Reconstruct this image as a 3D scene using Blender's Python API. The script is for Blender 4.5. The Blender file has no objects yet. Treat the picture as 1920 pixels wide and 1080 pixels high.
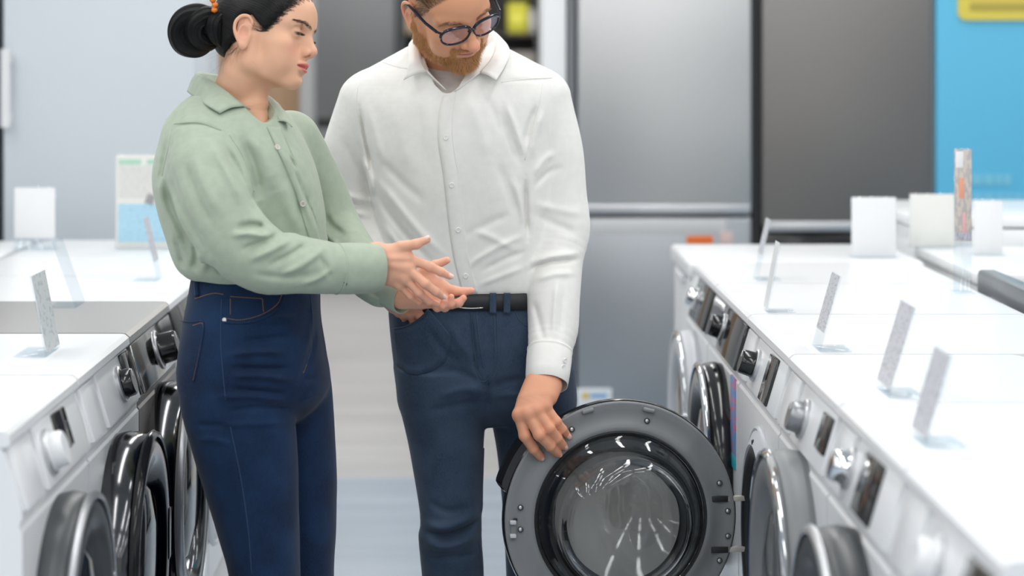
import bpy, bmesh, math, random
import numpy as np
from mathutils import Vector, Matrix, Euler
random.seed(7)
rng = np.random.default_rng(7)
scene = bpy.context.scene
COL = scene.collection

# ------------------------------------------------------------------ camera
F_PX = 4280.0            # focal length in pixels of the 1920 px frame
CX, CY = 893.0, 99.0     # vanishing point of the aisle in the photograph
CAM_H = 1.55
cam_d = bpy.data.cameras.new('camera')
cam = bpy.data.objects.new('camera', cam_d)
COL.objects.link(cam)
cam.location = (0, 0, CAM_H)
cam.rotation_euler = (math.pi / 2, 0, 0)
cam_d.sensor_width = 36.0
cam_d.lens = F_PX / 1920 * 36.0
cam_d.shift_x = (960 - CX) / 1920
cam_d.shift_y = -(540 - CY) / 1920
cam_d.clip_end = 60
cam_d.dof.use_dof = True
cam_d.dof.focus_distance = 4.62
cam_d.dof.aperture_fstop = 2.4
scene.camera = cam

def at(px, py, d):
    """Point at depth d (metres from the lens) that the photo shows at pixel px, py."""
    return Vector(((px - CX) * d / F_PX, d, CAM_H - (py - CY) * d / F_PX))

# ------------------------------------------------------------------ world, lamps, exposure
w = bpy.data.worlds.new('shop_light')
scene.world = w
w.use_nodes = True
w.node_tree.nodes['Background'].inputs[0].default_value = (0.96, 0.98, 1.0, 1)
w.node_tree.nodes['Background'].inputs[1].default_value = 0.68

def tube_lamp(x, y, z, ln, power, wd=0.16, col=(1.0, 0.985, 0.96), rz=0.0):
    d = bpy.data.lights.new('ceiling_tube_light', 'AREA')
    d.shape = 'RECTANGLE'; d.size = wd; d.size_y = ln
    d.energy = power; d.color = col
    o = bpy.data.objects.new('ceiling_tube_light', d)
    o.location = (x, y, z); o.rotation_euler = (0, 0, rz)
    COL.objects.link(o)
    return o
for lx in (-3.9, -2.1, -0.7, 0.7, 2.1, 3.9):
    for ly in (-8.0, -4.6, -1.4, 1.8, 5.0, 8.2, 11.4, 14.4):
        tube_lamp(lx, ly, 3.3, 2.4, 20)
scene.view_settings.view_transform = 'Standard'
scene.view_settings.look = 'None'
scene.view_settings.gamma = 1.0
scene.view_settings.use_curve_mapping = False
scene.view_settings.exposure = 0.0
# ------------------------------------------------------------------ object helpers
def link(o, parent=None):
    COL.objects.link(o)
    if parent is not None:
        o.parent = parent
    return o
def tag(o, label=None, cat=None, group=None, kind=None):
    for k, v in (('label', label), ('category', cat), ('group', group), ('kind', kind)):
        if v: o[k] = v
    return o
def thing(name, label, cat, loc=(0, 0, 0), rz=0.0, group=None):
    o = bpy.data.objects.new(name, None)
    o.empty_display_size = 0.1
    o.location = loc; o.rotation_euler = (0, 0, rz)
    link(o)
    return tag(o, label, cat, group)
def mesh_obj(name, verts, faces, mat, parent=None, smooth=True, col=None):
    me = bpy.data.meshes.new(name)
    verts = np.asarray(verts, np.float32)
    if isinstance(faces, np.ndarray) and faces.ndim == 2:
        k = faces.shape[1]
        me.vertices.add(len(verts)); me.vertices.foreach_set('co', verts.ravel())
        me.loops.add(faces.size); me.loops.foreach_set('vertex_index', faces.ravel().astype(np.int32))
        me.polygons.add(len(faces)); me.polygons.foreach_set('loop_start', np.arange(0, faces.size, k, dtype=np.int32))
        me.update(calc_edges=True)
    else:
        me.from_pydata([tuple(v) for v in verts], [], [tuple(f) for f in faces])
    if smooth:
        me.polygons.foreach_set('use_smooth', np.ones(len(me.polygons), bool))
    for m in (mat if isinstance(mat, (list, tuple)) else [mat]):
        me.materials.append(m)
    if col is not None:
        for nm, arr in col.items():
            arr = np.asarray(arr, np.float32)
            if arr.ndim == 1:
                a = me.attributes.new(nm, 'FLOAT', 'POINT'); a.data.foreach_set('value', arr)
            else:
                a = me.attributes.new(nm, 'FLOAT_COLOR', 'POINT')
                a.data.foreach_set('color', np.concatenate([arr, np.ones((len(arr), 1), np.float32)], 1).ravel())
    me.update()
    o = bpy.data.objects.new(name, me)
    return link(o, parent)
class MB:
    """Collects boxes, discs, lathes and tubes; build() links them as one mesh object."""
    def __init__(self): self.bm = bmesh.new()
    def box(self, lo, hi, bev=0.0, seg=2, M=None):
        lo = Vector(lo); hi = Vector(hi)
        r = bmesh.ops.create_cube(self.bm, size=1.0)
        vs = r['verts']
        for v in vs: v.co = Vector(((v.co.x + .5) * (hi.x - lo.x) + lo.x, (v.co.y + .5) * (hi.y - lo.y) + lo.y, (v.co.z + .5) * (hi.z - lo.z) + lo.z))
        if bev > 0:
            es = list({e for v in vs for e in v.link_edges})
            rr = bmesh.ops.bevel(self.bm, geom=es, offset=bev, segments=seg, affect='EDGES', profile=0.5)
            vs = list({v for f in rr['faces'] for v in f.verts} | {v for v in vs if v.is_valid})
        if M is not None:
            for v in vs: v.co = M @ v.co
        return self
    def prism(self, poly, a, b, axis=0, M=None):
        """Closed polygon extruded from a to b along axis; poly gives the other two coordinates in order."""
        def pt(p, t):
            c = list(p); c.insert(axis, t); return Vector(c)
        A = [self.bm.verts.new(pt(p, a)) for p in poly]; B = [self.bm.verts.new(pt(p, b)) for p in poly]
        n = len(poly)
        fs = [self.bm.faces.new(A[::-1]), self.bm.faces.new(B)]
        for i in range(n): fs.append(self.bm.faces.new((A[i], A[(i + 1) % n], B[(i + 1) % n], B[i])))
        if M is not None:
            for v in A + B: v.co = M @ v.co
        return self
    def lathe(self, prof, n=48, M=None, close=False, a0=0.0, a1=2 * math.pi):
        """prof: (r, h) pairs spun about local z."""
        full = abs(a1 - a0 - 2 * math.pi) < 1e-6
        cols = n if full else n + 1
        rings = []
        for r, h in prof:
            ring = []
            for i in range(cols):
                t = a0 + (a1 - a0) * i / n
                c = Vector((r * math.cos(t), r * math.sin(t), h))
                ring.append(self.bm.verts.new(M @ c if M is not None else c))
            rings.append(ring)
        if close: rings.append(rings[0])
        for A, B in zip(rings, rings[1:]):
            for i in range(n):
                j = (i + 1) % cols
                try: self.bm.faces.new((A[i], A[j], B[j], B[i]))
                except ValueError: pass
        return self
    def tube(self, pts, r, n=10, caps=True):
        V, Fq = tube_geo(pts, r, n, caps)
        vs = [self.bm.verts.new(v) for v in V]
        for f in Fq:
            try: self.bm.faces.new([vs[i] for i in f])
            except ValueError: pass
        return self
    def quad(self, a, b, c, d):
        self.bm.faces.new([self.bm.verts.new(x) for x in (a, b, c, d)])
        return self
    def build(self, name, mat, parent=None, smooth=True, ang=35):
        bmesh.ops.remove_doubles(self.bm, verts=self.bm.verts, dist=1e-6)
        bmesh.ops.recalc_face_normals(self.bm, faces=self.bm.faces)
        me = bpy.data.meshes.new(name)
        self.bm.to_mesh(me); self.bm.free()
        if smooth:
            me.polygons.foreach_set('use_smooth', np.ones(len(me.polygons), bool))
            me.set_sharp_from_angle(angle=math.radians(ang))
        for m in (mat if isinstance(mat, (list, tuple)) else [mat]): me.materials.append(m)
        o = bpy.data.objects.new(name, me)
        return link(o, parent)
def catmull(pts, m):
    """Smooth curve of m points through the given ones (any dimension)."""
    P = np.asarray([list(p) for p in pts], float)
    if len(P) < 3:
        t = np.linspace(0, 1, m)[:, None]
        return P[0] * (1 - t) + P[-1] * t
    seg = np.linalg.norm(np.diff(P[:, :3], axis=0), axis=1) + 1e-9
    s = np.concatenate([[0], np.cumsum(seg)])
    T = np.zeros_like(P)
    T[1:-1] = (P[2:] - P[:-2]) / (s[2:] - s[:-2])[:, None]
    T[0] = (P[1] - P[0]) / seg[0]; T[-1] = (P[-1] - P[-2]) / seg[-1]
    u = np.linspace(0, s[-1], m)
    i = np.clip(np.searchsorted(s, u, 'right') - 1, 0, len(P) - 2)
    h = seg[i]; t = ((u - s[i]) / h)[:, None]; h = h[:, None]
    return ((2 * t**3 - 3 * t**2 + 1) * P[i] + (t**3 - 2 * t**2 + t) * h * T[i] + (-2 * t**3 + 3 * t**2) * P[i + 1] + (t**3 - t**2) * h * T[i + 1])
def tube_geo(pts, r, n=10, caps=True):
    P = np.asarray([list(p)[:3] for p in pts], float); m = len(P)
    R = np.full(m, r, float) if np.isscalar(r) else np.asarray(r, float)
    T = np.gradient(P, axis=0); T /= np.linalg.norm(T, axis=1)[:, None] + 1e-12
    up = np.array([0, 0, 1.0]) if abs(T[0][2]) < 0.9 else np.array([1.0, 0, 0])
    V = []; a = np.cross(T[0], up); a /= np.linalg.norm(a)
    for i in range(m):
        a = a - T[i] * a.dot(T[i]); a /= np.linalg.norm(a) + 1e-12
        b = np.cross(T[i], a)
        for k in range(n):
            t = 2 * math.pi * k / n
            V.append(P[i] + R[i] * (a * math.cos(t) + b * math.sin(t)))
    Fq = []
    for i in range(m - 1):
        for k in range(n):
            k2 = (k + 1) % n
            Fq.append((i * n + k, i * n + k2, (i + 1) * n + k2, (i + 1) * n + k))
    if caps:
        Fq.append(tuple(range(n))[::-1]); Fq.append(tuple((m - 1) * n + k for k in range(n)))
    return V, Fq
def tube_obj(name, pts, r, mat, parent=None, n=10):
    V, Fq = tube_geo(pts, r, n)
    return mesh_obj(name, V, Fq, mat, parent)
def sheet(name, rows, mat, parent=None, thick=0.0016, ru=40, rv=16, col=None):
    """Cloth sheet with real thickness through a grid of control points."""
    rows = [catmull(r, ru) for r in rows]
    G = np.array([catmull([r[i] for r in rows], rv) for i in range(ru)])      # ru x rv x 3
    du = np.gradient(G, axis=0); dv = np.gradient(G, axis=1)
    N = np.cross(du, dv); N /= np.linalg.norm(N, axis=2)[..., None] + 1e-12
    A = (G + N * thick / 2).reshape(-1, 3); B = (G - N * thick / 2).reshape(-1, 3)
    V = np.concatenate([A, B]); o = ru * rv; Fq = []
    ix = lambda i, j: i * rv + j
    for i in range(ru - 1):
        for j in range(rv - 1):
            Fq.append((ix(i, j), ix(i + 1, j), ix(i + 1, j + 1), ix(i, j + 1)))
            Fq.append((o + ix(i, j + 1), o + ix(i + 1, j + 1), o + ix(i + 1, j), o + ix(i, j)))
    for i in range(ru - 1):
        for j in (0, rv - 1):
            q = (ix(i, j), ix(i + 1, j), o + ix(i + 1, j), o + ix(i, j)); Fq.append(q[::-1] if j == 0 else q)
    for j in range(rv - 1):
        for i in (0, ru - 1):
            q = (ix(i, j), ix(i, j + 1), o + ix(i, j + 1), o + ix(i, j)); Fq.append(q if i == 0 else q[::-1])
    return mesh_obj(name, V, Fq, mat, parent)

# ------------------------------------------------------------------ implicit surfaces
def smin(a, b, k):
    if k <= 0: return np.minimum(a, b)
    h = np.maximum(k - np.abs(a - b), 0) / k
    return np.minimum(a, b) - h * h * k * 0.25
class Frame:
    """Local frame (millimetres) placed in the world."""
    def __init__(self, R, t, s=0.001):
        self.R = np.asarray(R, float); self.t = np.asarray(list(t), float); self.s = s
    def p(self, v): return self.t + self.s * (self.R @ np.asarray(v, float))
    def loc(self, P): return ((P - self.t) @ self.R) / self.s
WORLD = Frame(np.eye(3), (0, 0, 0), 1.0)
class Field:
    def __init__(self, frame=WORLD): self.f = frame; self.pr = []; self.disp = []
    def add(self, fn, c, r, op='u', k=0.0):
        self.pr.append((fn, np.asarray(c, float), r, op, k * self.f.s)); return self
    def ell(self, c, r, op='u', k=0.0, rot=None):
        C = self.f.p(c); R = self.f.R if rot is None else self.f.R @ np.array(Euler([math.radians(a) for a in rot]).to_matrix())
        r3 = np.asarray(r, float) * self.f.s
        def fn(P):
            q = (P - C) @ R
            k0 = np.sqrt(((q / r3) ** 2).sum(1)); k1 = np.sqrt(((q / (r3 * r3)) ** 2).sum(1)) + 1e-9
            return k0 * (k0 - 1) / k1
        return self.add(fn, C, r3.max(), op, k)
    def tube(self, pts, rs, op='u', k=0.0, m=None):
        """Chain of round cones through pts with radii rs; m = resample smoothly to m points."""
        A = np.array([self.f.p(p) for p in pts]); rr = (np.full(len(A), rs, float) if np.isscalar(rs) else np.asarray(rs, float)) * self.f.s
        if m:
            Q = catmull(np.concatenate([A, rr[:, None]], 1), m); A = Q[:, :3]; rr = Q[:, 3]
        C = (A.min(0) + A.max(0)) / 2; rad = (np.linalg.norm(A - C, axis=1) + rr).max()
        def fn(P):
            d = None
            for i in range(len(A) - 1):
                ba = A[i + 1] - A[i]; pa = P - A[i]
                t = np.clip(pa @ ba / (ba @ ba + 1e-12), 0, 1)
                e = np.sqrt(((pa - t[:, None] * ba) ** 2).sum(1)) - (rr[i] + t * (rr[i + 1] - rr[i]))
                d = e if d is None else np.minimum(d, e)
            return d
        return self.add(fn, C, rad, op, k)
    def loft(self, rows, op='u', k=0.0, n=2.4):
        """World rows (z, x, y, half_x, half_y[, yaw]) -> upright super-elliptic trunk."""
        rows = sorted(rows, key=lambda r: r[0])
        Rw = catmull([(r[0],) + tuple(r[1:]) + ((0.0,) if len(r) == 5 else ()) for r in rows], 60)
        order = np.argsort(Rw[:, 0]); Rw = Rw[order]; z = Rw[:, 0]
        def fn(P):
            zz = np.clip(P[:, 2], z[0], z[-1])
            cx, cy, a, b, yw = (np.interp(zz, z, Rw[:, j]) for j in range(1, 6))
            dx = P[:, 0] - cx; dy = P[:, 1] - cy; c = np.cos(yw); s = np.sin(yw)
            u = np.abs(dx * c + dy * s) / a; v = np.abs(-dx * s + dy * c) / b
            q = (u ** n + v ** n) ** (1 / n)
            d = (q - 1) * np.minimum(a, b)
            return np.maximum(d, np.maximum(P[:, 2] - z[-1], z[0] - P[:, 2]))
        C = np.array([Rw[:, 1].mean(), Rw[:, 2].mean(), (z[0] + z[-1]) / 2])
        return self.add(fn, C, 0.5 * (z[-1] - z[0]) + Rw[:, 3:5].max() + 0.1, op, k)
    def half(self, p, nrm, op='i', k=0.0, c=None, r=9.0):
        """Half space on the side the normal points away from; c, r limit where it acts."""
        p = self.f.p(p); nv = self.f.R @ np.asarray(nrm, float); nv = nv / np.linalg.norm(nv)
        return self.add(lambda P: (P - p) @ nv, p if c is None else c, r, op, k)
    def __call__(self, P, c=None, rad=0.0):
        d = np.full(len(P), 10.0)
        for fn, C, r, op, k in self.pr:
            if c is not None and np.linalg.norm(C - c) > r + rad + 2.5 * k + 0.03: continue
            e = fn(P)
            if op == 'u': d = smin(d, e, k)
            elif op == 's': d = -smin(-d, e, k)
            elif op == 'i': d = -smin(-d, -e, k)
        for fn, C, r in self.disp:
            if c is not None and np.linalg.norm(C - c) > r + rad: continue
            d = d - fn(P)
        return d
def fold(lines, y_max=None):
    """Creases: (pixel polyline, depth, width px, height mm) -> outward displacement near that line (ridge > 0, valley < 0)."""
    out = []
    for pts, dep, wpx, mm in lines:
        A = np.array([at(p[0], p[1], dep if len(p) < 3 else p[2]) for p in pts])
        if len(A) > 2: A = catmull(A, 3 * len(A))
        wm = wpx * dep / F_PX; C = (A.min(0) + A.max(0)) / 2
        L = np.concatenate([[0], np.cumsum(np.linalg.norm(np.diff(A, axis=0), axis=1))]); L /= L[-1]
        def fn(P, A=A, wm=wm, mm=mm, L=L):
            B = A[:, [0, 2]]; Q = P[:, [0, 2]]
            best = np.full(len(P), 9.0); tt = np.zeros(len(P)); dy = np.zeros(len(P))
            for i in range(len(B) - 1):
                ba = B[i + 1] - B[i]; pa = Q - B[i]
                t = np.clip(pa @ ba / (ba @ ba + 1e-12), 0, 1)
                e = np.sqrt(((pa - t[:, None] * ba) ** 2).sum(1))
                m = e < best; best = np.where(m, e, best); tt = np.where(m, L[i] + t * (L[i + 1] - L[i]), tt)
                dy = np.where(m, P[:, 1] - (A[i, 1] + t * (A[i + 1, 1] - A[i, 1])), dy)
            taper = np.clip(np.minimum(tt, 1 - tt) * 4, 0.12, 1)
            return mm * 0.001 * 1.7 * taper * np.exp(-(best / wm) ** 2) * np.exp(-np.maximum(np.abs(dy) - 0.06, 0) / 0.02)
        out.append((fn, C, np.linalg.norm(A - C, axis=1).max() + 3 * wm + 0.14))
    return out
def waves(P, seed, freq, direction, amp, warp=0.35):
    """Soft cloth undulation running along a direction."""
    r = np.random.default_rng(seed); dv = np.asarray(direction, float); dv /= np.linalg.norm(dv)
    o = 0
    for k in range(4):
        a = r.normal(size=3); a -= dv * (a @ dv) * 0.92; a /= np.linalg.norm(a)
        f = freq * (0.7 + 0.35 * k)
        wv = warp * np.sin(P @ r.normal(size=3) * freq * 0.5 + r.uniform(0, 6))
        o = o + np.sin(P @ a * f + r.uniform(0, 6) + 2.2 * wv) / (1 + 0.5 * k)
    return amp * o / 2
QUALITY = 1.0
def polygonise(field, lo, hi, h, B=20):
    """Surface nets over sparse blocks of a Field -> (verts, quads)."""
    h = h * QUALITY
    lo = np.floor(np.asarray(lo, float) / h).astype(int); hi = np.ceil(np.asarray(hi, float) / h).astype(int)
    nb = (hi - lo) // B + 1
    g = np.stack(np.meshgrid(*[np.arange(n) for n in nb], indexing='ij'), -1).reshape(-1, 3)
    cen = (lo + g * B + B / 2) * h
    half = B * h * math.sqrt(3) / 2
    dc = np.concatenate([field(c) for c in np.array_split(cen, max(1, len(cen) // 20000))])
    g = g[np.abs(dc) < half * 1.35 + 0.004]
    ax = np.arange(B + 1)
    lat = np.stack(np.meshgrid(ax, ax, ax, indexing='ij'), -1).reshape(-1, 3)
    K = np.array([1 << 42, 1 << 21, 1], dtype=np.int64)
    allk, allv, quads = [], [], []
    n1 = B + 1
    E = [(a, b) for a in range(8) for b in range(a + 1, 8) if bin(a ^ b).count('1') == 1]
    off = np.array([[(c >> 2) & 1, (c >> 1) & 1, c & 1] for c in range(8)])
    for gb in g:
        base = lo + gb * B
        c = (base + B / 2) * h
        D = field((base + lat) * h, c, half).reshape(n1, n1, n1)
        S = D < 0
        if S.all() or not S.any(): continue
        cs = [S[o[0]:o[0] + B, o[1]:o[1] + B, o[2]:o[2] + B] for o in off]
        cnt = sum(x.astype(np.int8) for x in cs)
        m = (cnt > 0) & (cnt < 8)
        idx = np.argwhere(m)
        if not len(idx): continue
        dv = np.stack([D[o[0]:o[0] + B, o[1]:o[1] + B, o[2]:o[2] + B][m] for o in off], 1)
        acc = np.zeros((len(idx), 3)); num = np.zeros(len(idx))
        for a, b in E:
            da, db = dv[:, a], dv[:, b]; x = (da < 0) != (db < 0)
            t = np.where(x, da / np.where(x, da - db, 1), 0)
            p = off[a] + t[:, None] * (off[b] - off[a])
            acc += p * x[:, None]; num += x
        allv.append((base + idx + acc / num[:, None]) * h)
        allk.append((base + idx + (1 << 19)) @ K)
        for axis in range(3):
            sl0 = [slice(0, B)] * 3; sl1 = [slice(0, B)] * 3; sl1[axis] = slice(1, B + 1)
            s0 = S[tuple(sl0)]; s1 = S[tuple(sl1)]
            e = np.argwhere(s0 != s1)
            if not len(e): continue
            fl = s0[tuple(e.T)]
            u = np.eye(3, dtype=int)[(axis + 1) % 3]; v = np.eye(3, dtype=int)[(axis + 2) % 3]
            bq = base + e + (1 << 19)
            q = np.stack([(bq - u - v) @ K, (bq - v) @ K, bq @ K, (bq - u) @ K], 1)
            q[~fl] = q[~fl][:, ::-1]
            quads.append(q)
    keys = np.concatenate(allk); V = np.concatenate(allv); Q = np.concatenate(quads)
    o = np.argsort(keys); keys = keys[o]; V = V[o]
    pos = np.searchsorted(keys, Q); pos = np.minimum(pos, len(keys) - 1)
    ok = (keys[pos] == Q).all(1)
    return V, pos[ok]
def largest_part(V, Q):
    """Keep the biggest connected piece."""
    lab = np.arange(len(V))
    for _ in range(400):
        m = lab[Q].min(1); new = lab.copy()
        for j in range(4): np.minimum.at(new, Q[:, j], m)
        new = new[new]
        if (new == lab).all(): break
        lab = new
    ids, cnt = np.unique(lab, return_counts=True); keep = lab == ids[cnt.argmax()]
    mp = np.cumsum(keep) - 1
    return V[keep], mp[Q[keep[Q[:, 0]]]]
def normals_of(field, P, e=0.0008):
    N = np.stack([field(P + e * np.eye(3)[i]) - field(P - e * np.eye(3)[i]) for i in range(3)], 1)
    return N / (np.linalg.norm(N, axis=1)[:, None] + 1e-12)
def sstep(a, b, x):
    t = np.clip((x - a) / (b - a), 0, 1); return t * t * (3 - 2 * t)
def vnoise(P, f, seed=0):
    r = np.random.default_rng(seed); o = 0
    for k in range(5):
        o = o + np.sin(P @ r.normal(size=3) * f * (1 + .4 * k) + r.uniform(0, 6) + 1.3 * np.sin(P @ r.normal(size=3) * f + r.uniform(0, 6)))
    return o / 5
def hair_mesh(name, roots, dirs, length, r0, mat, parent, bend=None, segs=3, sides=3):
    """Many short tapering hairs as one mesh."""
    n = len(roots); V = []; dirs = dirs / np.linalg.norm(dirs, axis=1)[:, None]
    L = np.broadcast_to(length, (n,)); bend = np.zeros((n, 3)) if bend is None else bend
    ref = np.where(np.abs(dirs[:, 2:3]) < 0.9, np.array([[0, 0, 1.0]]), np.array([[1.0, 0, 0]]))
    a = np.cross(dirs, ref); a /= np.linalg.norm(a, axis=1)[:, None]; b = np.cross(dirs, a)
    rings = []
    for i in range(segs + 1):
        t = i / segs; c = roots + dirs * (L * t)[:, None] + bend * (L * t * t)[:, None]
        r = r0 * (1 - 0.85 * t)
        rings.append(np.stack([c + r * (a * math.cos(2 * math.pi * k / sides) + b * math.sin(2 * math.pi * k / sides)) for k in range(sides)], 1))
    V = np.stack(rings, 1).reshape(-1, 3); per = (segs + 1) * sides; Fq = []
    for i in range(segs):
        for k in range(sides):
            k2 = (k + 1) % sides
            Fq.append([i * sides + k, i * sides + k2, (i + 1) * sides + k2, (i + 1) * sides + k])
    Fq = (np.array(Fq)[None] + (np.arange(n) * per)[:, None, None]).reshape(-1, 4)
    return mesh_obj(name, V, Fq, mat, parent)

# ------------------------------------------------------------------ materials
MATS = {}
def mat(name, col=(0.8, 0.8, 0.8), rough=0.5, metal=0.0, **kw):
    if name in MATS: return MATS[name]
    m = bpy.data.materials.new(name); m.use_nodes = True
    b = m.node_tree.nodes['Principled BSDF']
    b.inputs['Base Color'].default_value = (*col, 1)
    b.inputs['Roughness'].default_value = rough
    b.inputs['Metallic'].default_value = metal
    for k, v in kw.items():
        b.inputs[k.replace('_', ' ')].default_value = v
    MATS[name] = m
    return m
def nodes(m):
    nt = m.node_tree
    return nt, nt.nodes, nt.links, nt.nodes['Principled BSDF']
def add_noise_bump(m, scale=200, strength=0.1, dist=0.001, vec='Object', stretch=(1, 1, 1), detail=3):
    nt, N, L, b = nodes(m)
    tc = N.new('ShaderNodeTexCoord'); mp = N.new('ShaderNodeMapping'); mp.inputs['Scale'].default_value = stretch
    no = N.new('ShaderNodeTexNoise'); no.inputs['Scale'].default_value = scale; no.inputs['Detail'].default_value = detail
    bu = N.new('ShaderNodeBump'); bu.inputs['Strength'].default_value = strength; bu.inputs['Distance'].default_value = dist
    L.new(tc.outputs[vec], mp.inputs[0]); L.new(mp.outputs[0], no.inputs['Vector']); L.new(no.outputs['Fac'], bu.inputs['Height'])
    L.new(bu.outputs[0], b.inputs['Normal'])
    return no, mp
def noise_color(m, c1, c2, scale=8, stretch=(1, 1, 1), lo=0.35, hi=0.65, detail=4):
    nt, N, L, b = nodes(m)
    tc = N.new('ShaderNodeTexCoord'); mp = N.new('ShaderNodeMapping'); mp.inputs['Scale'].default_value = stretch
    no = N.new('ShaderNodeTexNoise'); no.inputs['Scale'].default_value = scale; no.inputs['Detail'].default_value = detail
    rp = N.new('ShaderNodeValToRGB')
    rp.color_ramp.elements[0].position = lo; rp.color_ramp.elements[0].color = (*c1, 1)
    rp.color_ramp.elements[1].position = hi; rp.color_ramp.elements[1].color = (*c2, 1)
    L.new(tc.outputs['Object'], mp.inputs[0]); L.new(mp.outputs[0], no.inputs['Vector']); L.new(no.outputs['Fac'], rp.inputs[0])
    L.new(rp.outputs[0], b.inputs['Base Color'])
    return rp
# ------------------------------------------------------------------ shop: materials
def gloss(name, c, rough=.25, metal=0.0, **kw): return mat(name, c, rough, metal, **kw)
WHITE = gloss('white_enamel', (.84, .85, .86), .28)
WHITE2 = gloss('white_plastic', (.80, .81, .82), .38)
PALE = gloss('pale_grey_plastic', (.55, .57, .60), .35)
CHROME = gloss('chrome', (.80, .81, .82), .09, 1.0)
STEEL = gloss('brushed_steel', (.60, .60, .595), .38, 1.0)
DSTEEL = gloss('dark_inox', (.25, .235, .225), .42, 0.9)
SILVER = gloss('silver_trim', (.62, .63, .65), .3, 0.8)
BLACK = gloss('black_gloss_plastic', (.012, .012, .013), .14)
MBLACK = gloss('black_rubber', (.018, .019, .021), .55)
SMOKE = gloss('smoked_glass_panel', (.030, .028, .026), .06)
GREYP = gloss('grey_moulded_plastic', (.205, .215, .222), .42)
DGREY = gloss('dark_grey_plastic', (.055, .06, .065), .35)
BEIGE = gloss('beige_metal', (.50, .48, .43), .4)
add_noise_bump(STEEL, 60, .03, .001, stretch=(1, 1, 40)); 
def clear_mat(name, tint=(.93, .97, 1.0), gl=.06):
    m = bpy.data.materials.new(name); m.use_nodes = True; nt = m.node_tree; nt.nodes.clear()
    o = nt.nodes.new('ShaderNodeOutputMaterial'); mx = nt.nodes.new('ShaderNodeMixShader'); tr = nt.nodes.new('ShaderNodeBsdfTransparent'); gs = nt.nodes.new('ShaderNodeBsdfGlossy')
    mx.inputs[0].default_value = gl; gs.inputs['Roughness'].default_value = .03; tr.inputs['Color'].default_value = (*tint, 1)
    nt.links.new(tr.outputs[0], mx.inputs[1]); nt.links.new(gs.outputs[0], mx.inputs[2]); nt.links.new(mx.outputs[0], o.inputs[0])
    return m
ACRYL = clear_mat('clear_acrylic', (.95, .975, .99), .08)
def print_mat(name, paper, ink, scale=60, stretch=(1, 1, 3), amount=.56):
    m = mat(name, paper, .5); nt, N, L, b = nodes(m)
    tc = N.new('ShaderNodeTexCoord'); mp = N.new('ShaderNodeMapping'); mp.inputs['Scale'].default_value = stretch
    no = N.new('ShaderNodeTexNoise'); no.inputs['Scale'].default_value = scale; no.inputs['Detail'].default_value = 1
    rp = N.new('ShaderNodeValToRGB'); rp.color_ramp.interpolation = 'CONSTANT'
    rp.color_ramp.elements[0].color = (*paper, 1); rp.color_ramp.elements[1].color = (*ink, 1); rp.color_ramp.elements[1].position = amount
    L.new(tc.outputs['Object'], mp.inputs[0]); L.new(mp.outputs[0], no.inputs['Vector']); L.new(no.outputs['Fac'], rp.inputs[0]); L.new(rp.outputs[0], b.inputs['Base Color'])
    return m
PAPER = gloss('white_paper', (.82, .83, .84), .6)
PRINT = print_mat('printed_price_paper', (.64, .65, .69), (.50, .50, .54), 70)

# ------------------------------------------------------------------ shop: floor, walls, ceiling
def structure(o): o['kind'] = 'structure'; return o
FL = mat('vinyl_floor', (.5, .5, .5), .28)
nt, N, L, b = nodes(FL)
tc = N.new('ShaderNodeTexCoord'); sp = N.new('ShaderNodeSeparateXYZ'); gt = N.new('ShaderNodeMath'); gt.operation = 'GREATER_THAN'; gt.inputs[1].default_value = 8.33
mp = N.new('ShaderNodeMapping'); mp.inputs['Scale'].default_value = (.6, 5, 1); no = N.new('ShaderNodeTexNoise'); no.inputs['Scale'].default_value = 1.6; no.inputs['Detail'].default_value = 4
ra = N.new('ShaderNodeValToRGB'); rb = N.new('ShaderNodeValToRGB'); mx = N.new('ShaderNodeMix'); mx.data_type = 'RGBA'
ra.color_ramp.elements[0].color = (.33, .39, .46, 1); ra.color_ramp.elements[1].color = (.41, .47, .54, 1)
rb.color_ramp.elements[0].color = (.46, .455, .45, 1); rb.color_ramp.elements[1].color = (.54, .535, .53, 1)
for r_ in (ra, rb): r_.color_ramp.elements[0].position = .35; r_.color_ramp.elements[1].position = .65; L.new(no.outputs['Fac'], r_.inputs[0])
L.new(tc.outputs['Object'], sp.inputs[0]); L.new(sp.outputs['Y'], gt.inputs[0]); L.new(tc.outputs['Object'], mp.inputs[0]); L.new(mp.outputs[0], no.inputs['Vector'])
L.new(gt.outputs[0], mx.inputs['Factor']); L.new(ra.outputs[0], mx.inputs['A']); L.new(rb.outputs[0], mx.inputs['B']); L.new(mx.outputs['Result'], b.inputs['Base Color'])
structure(MB().box((-6.4, -13, -.05), (6.4, 16.4, 0)).build('floor', FL))
WALL = mat('shop_wall_paint', (.62, .64, .66), .7)
CEIL = mat('ceiling_tiles', (.78, .79, .80), .8)
structure(MB().box((-6.4, 16.2, 0), (6.4, 16.4, 3.6)).build('wall_back', WALL))
structure(MB().box((-6.4, -13, 0), (-6.2, 16.2, 3.6)).build('wall_left', WALL))
structure(MB().box((6.2, -13, 0), (6.4, 16.2, 3.6)).build('wall_right', WALL))
structure(MB().box((-6.4, -13, 3.45), (6.4, 16.4, 3.6)).build('ceiling', CEIL))
PL = .13
PLM = mat('plinth_laminate', (.60, .62, .64), .5)
def plinth(x0, x1, y0, y1, label):
    o = MB().box((x0, y0, 0), (x1, y1, PL), .004).build('display_plinth', PLM); tag(o, label, 'plinth')
plinth(.50, 1.98, 2.3, 7.35, 'low grey display plinth under the right row of washers')
plinth(-2.05, -.62, 3.3, 7.0, 'low grey display plinth under the left row of washers')

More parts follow.
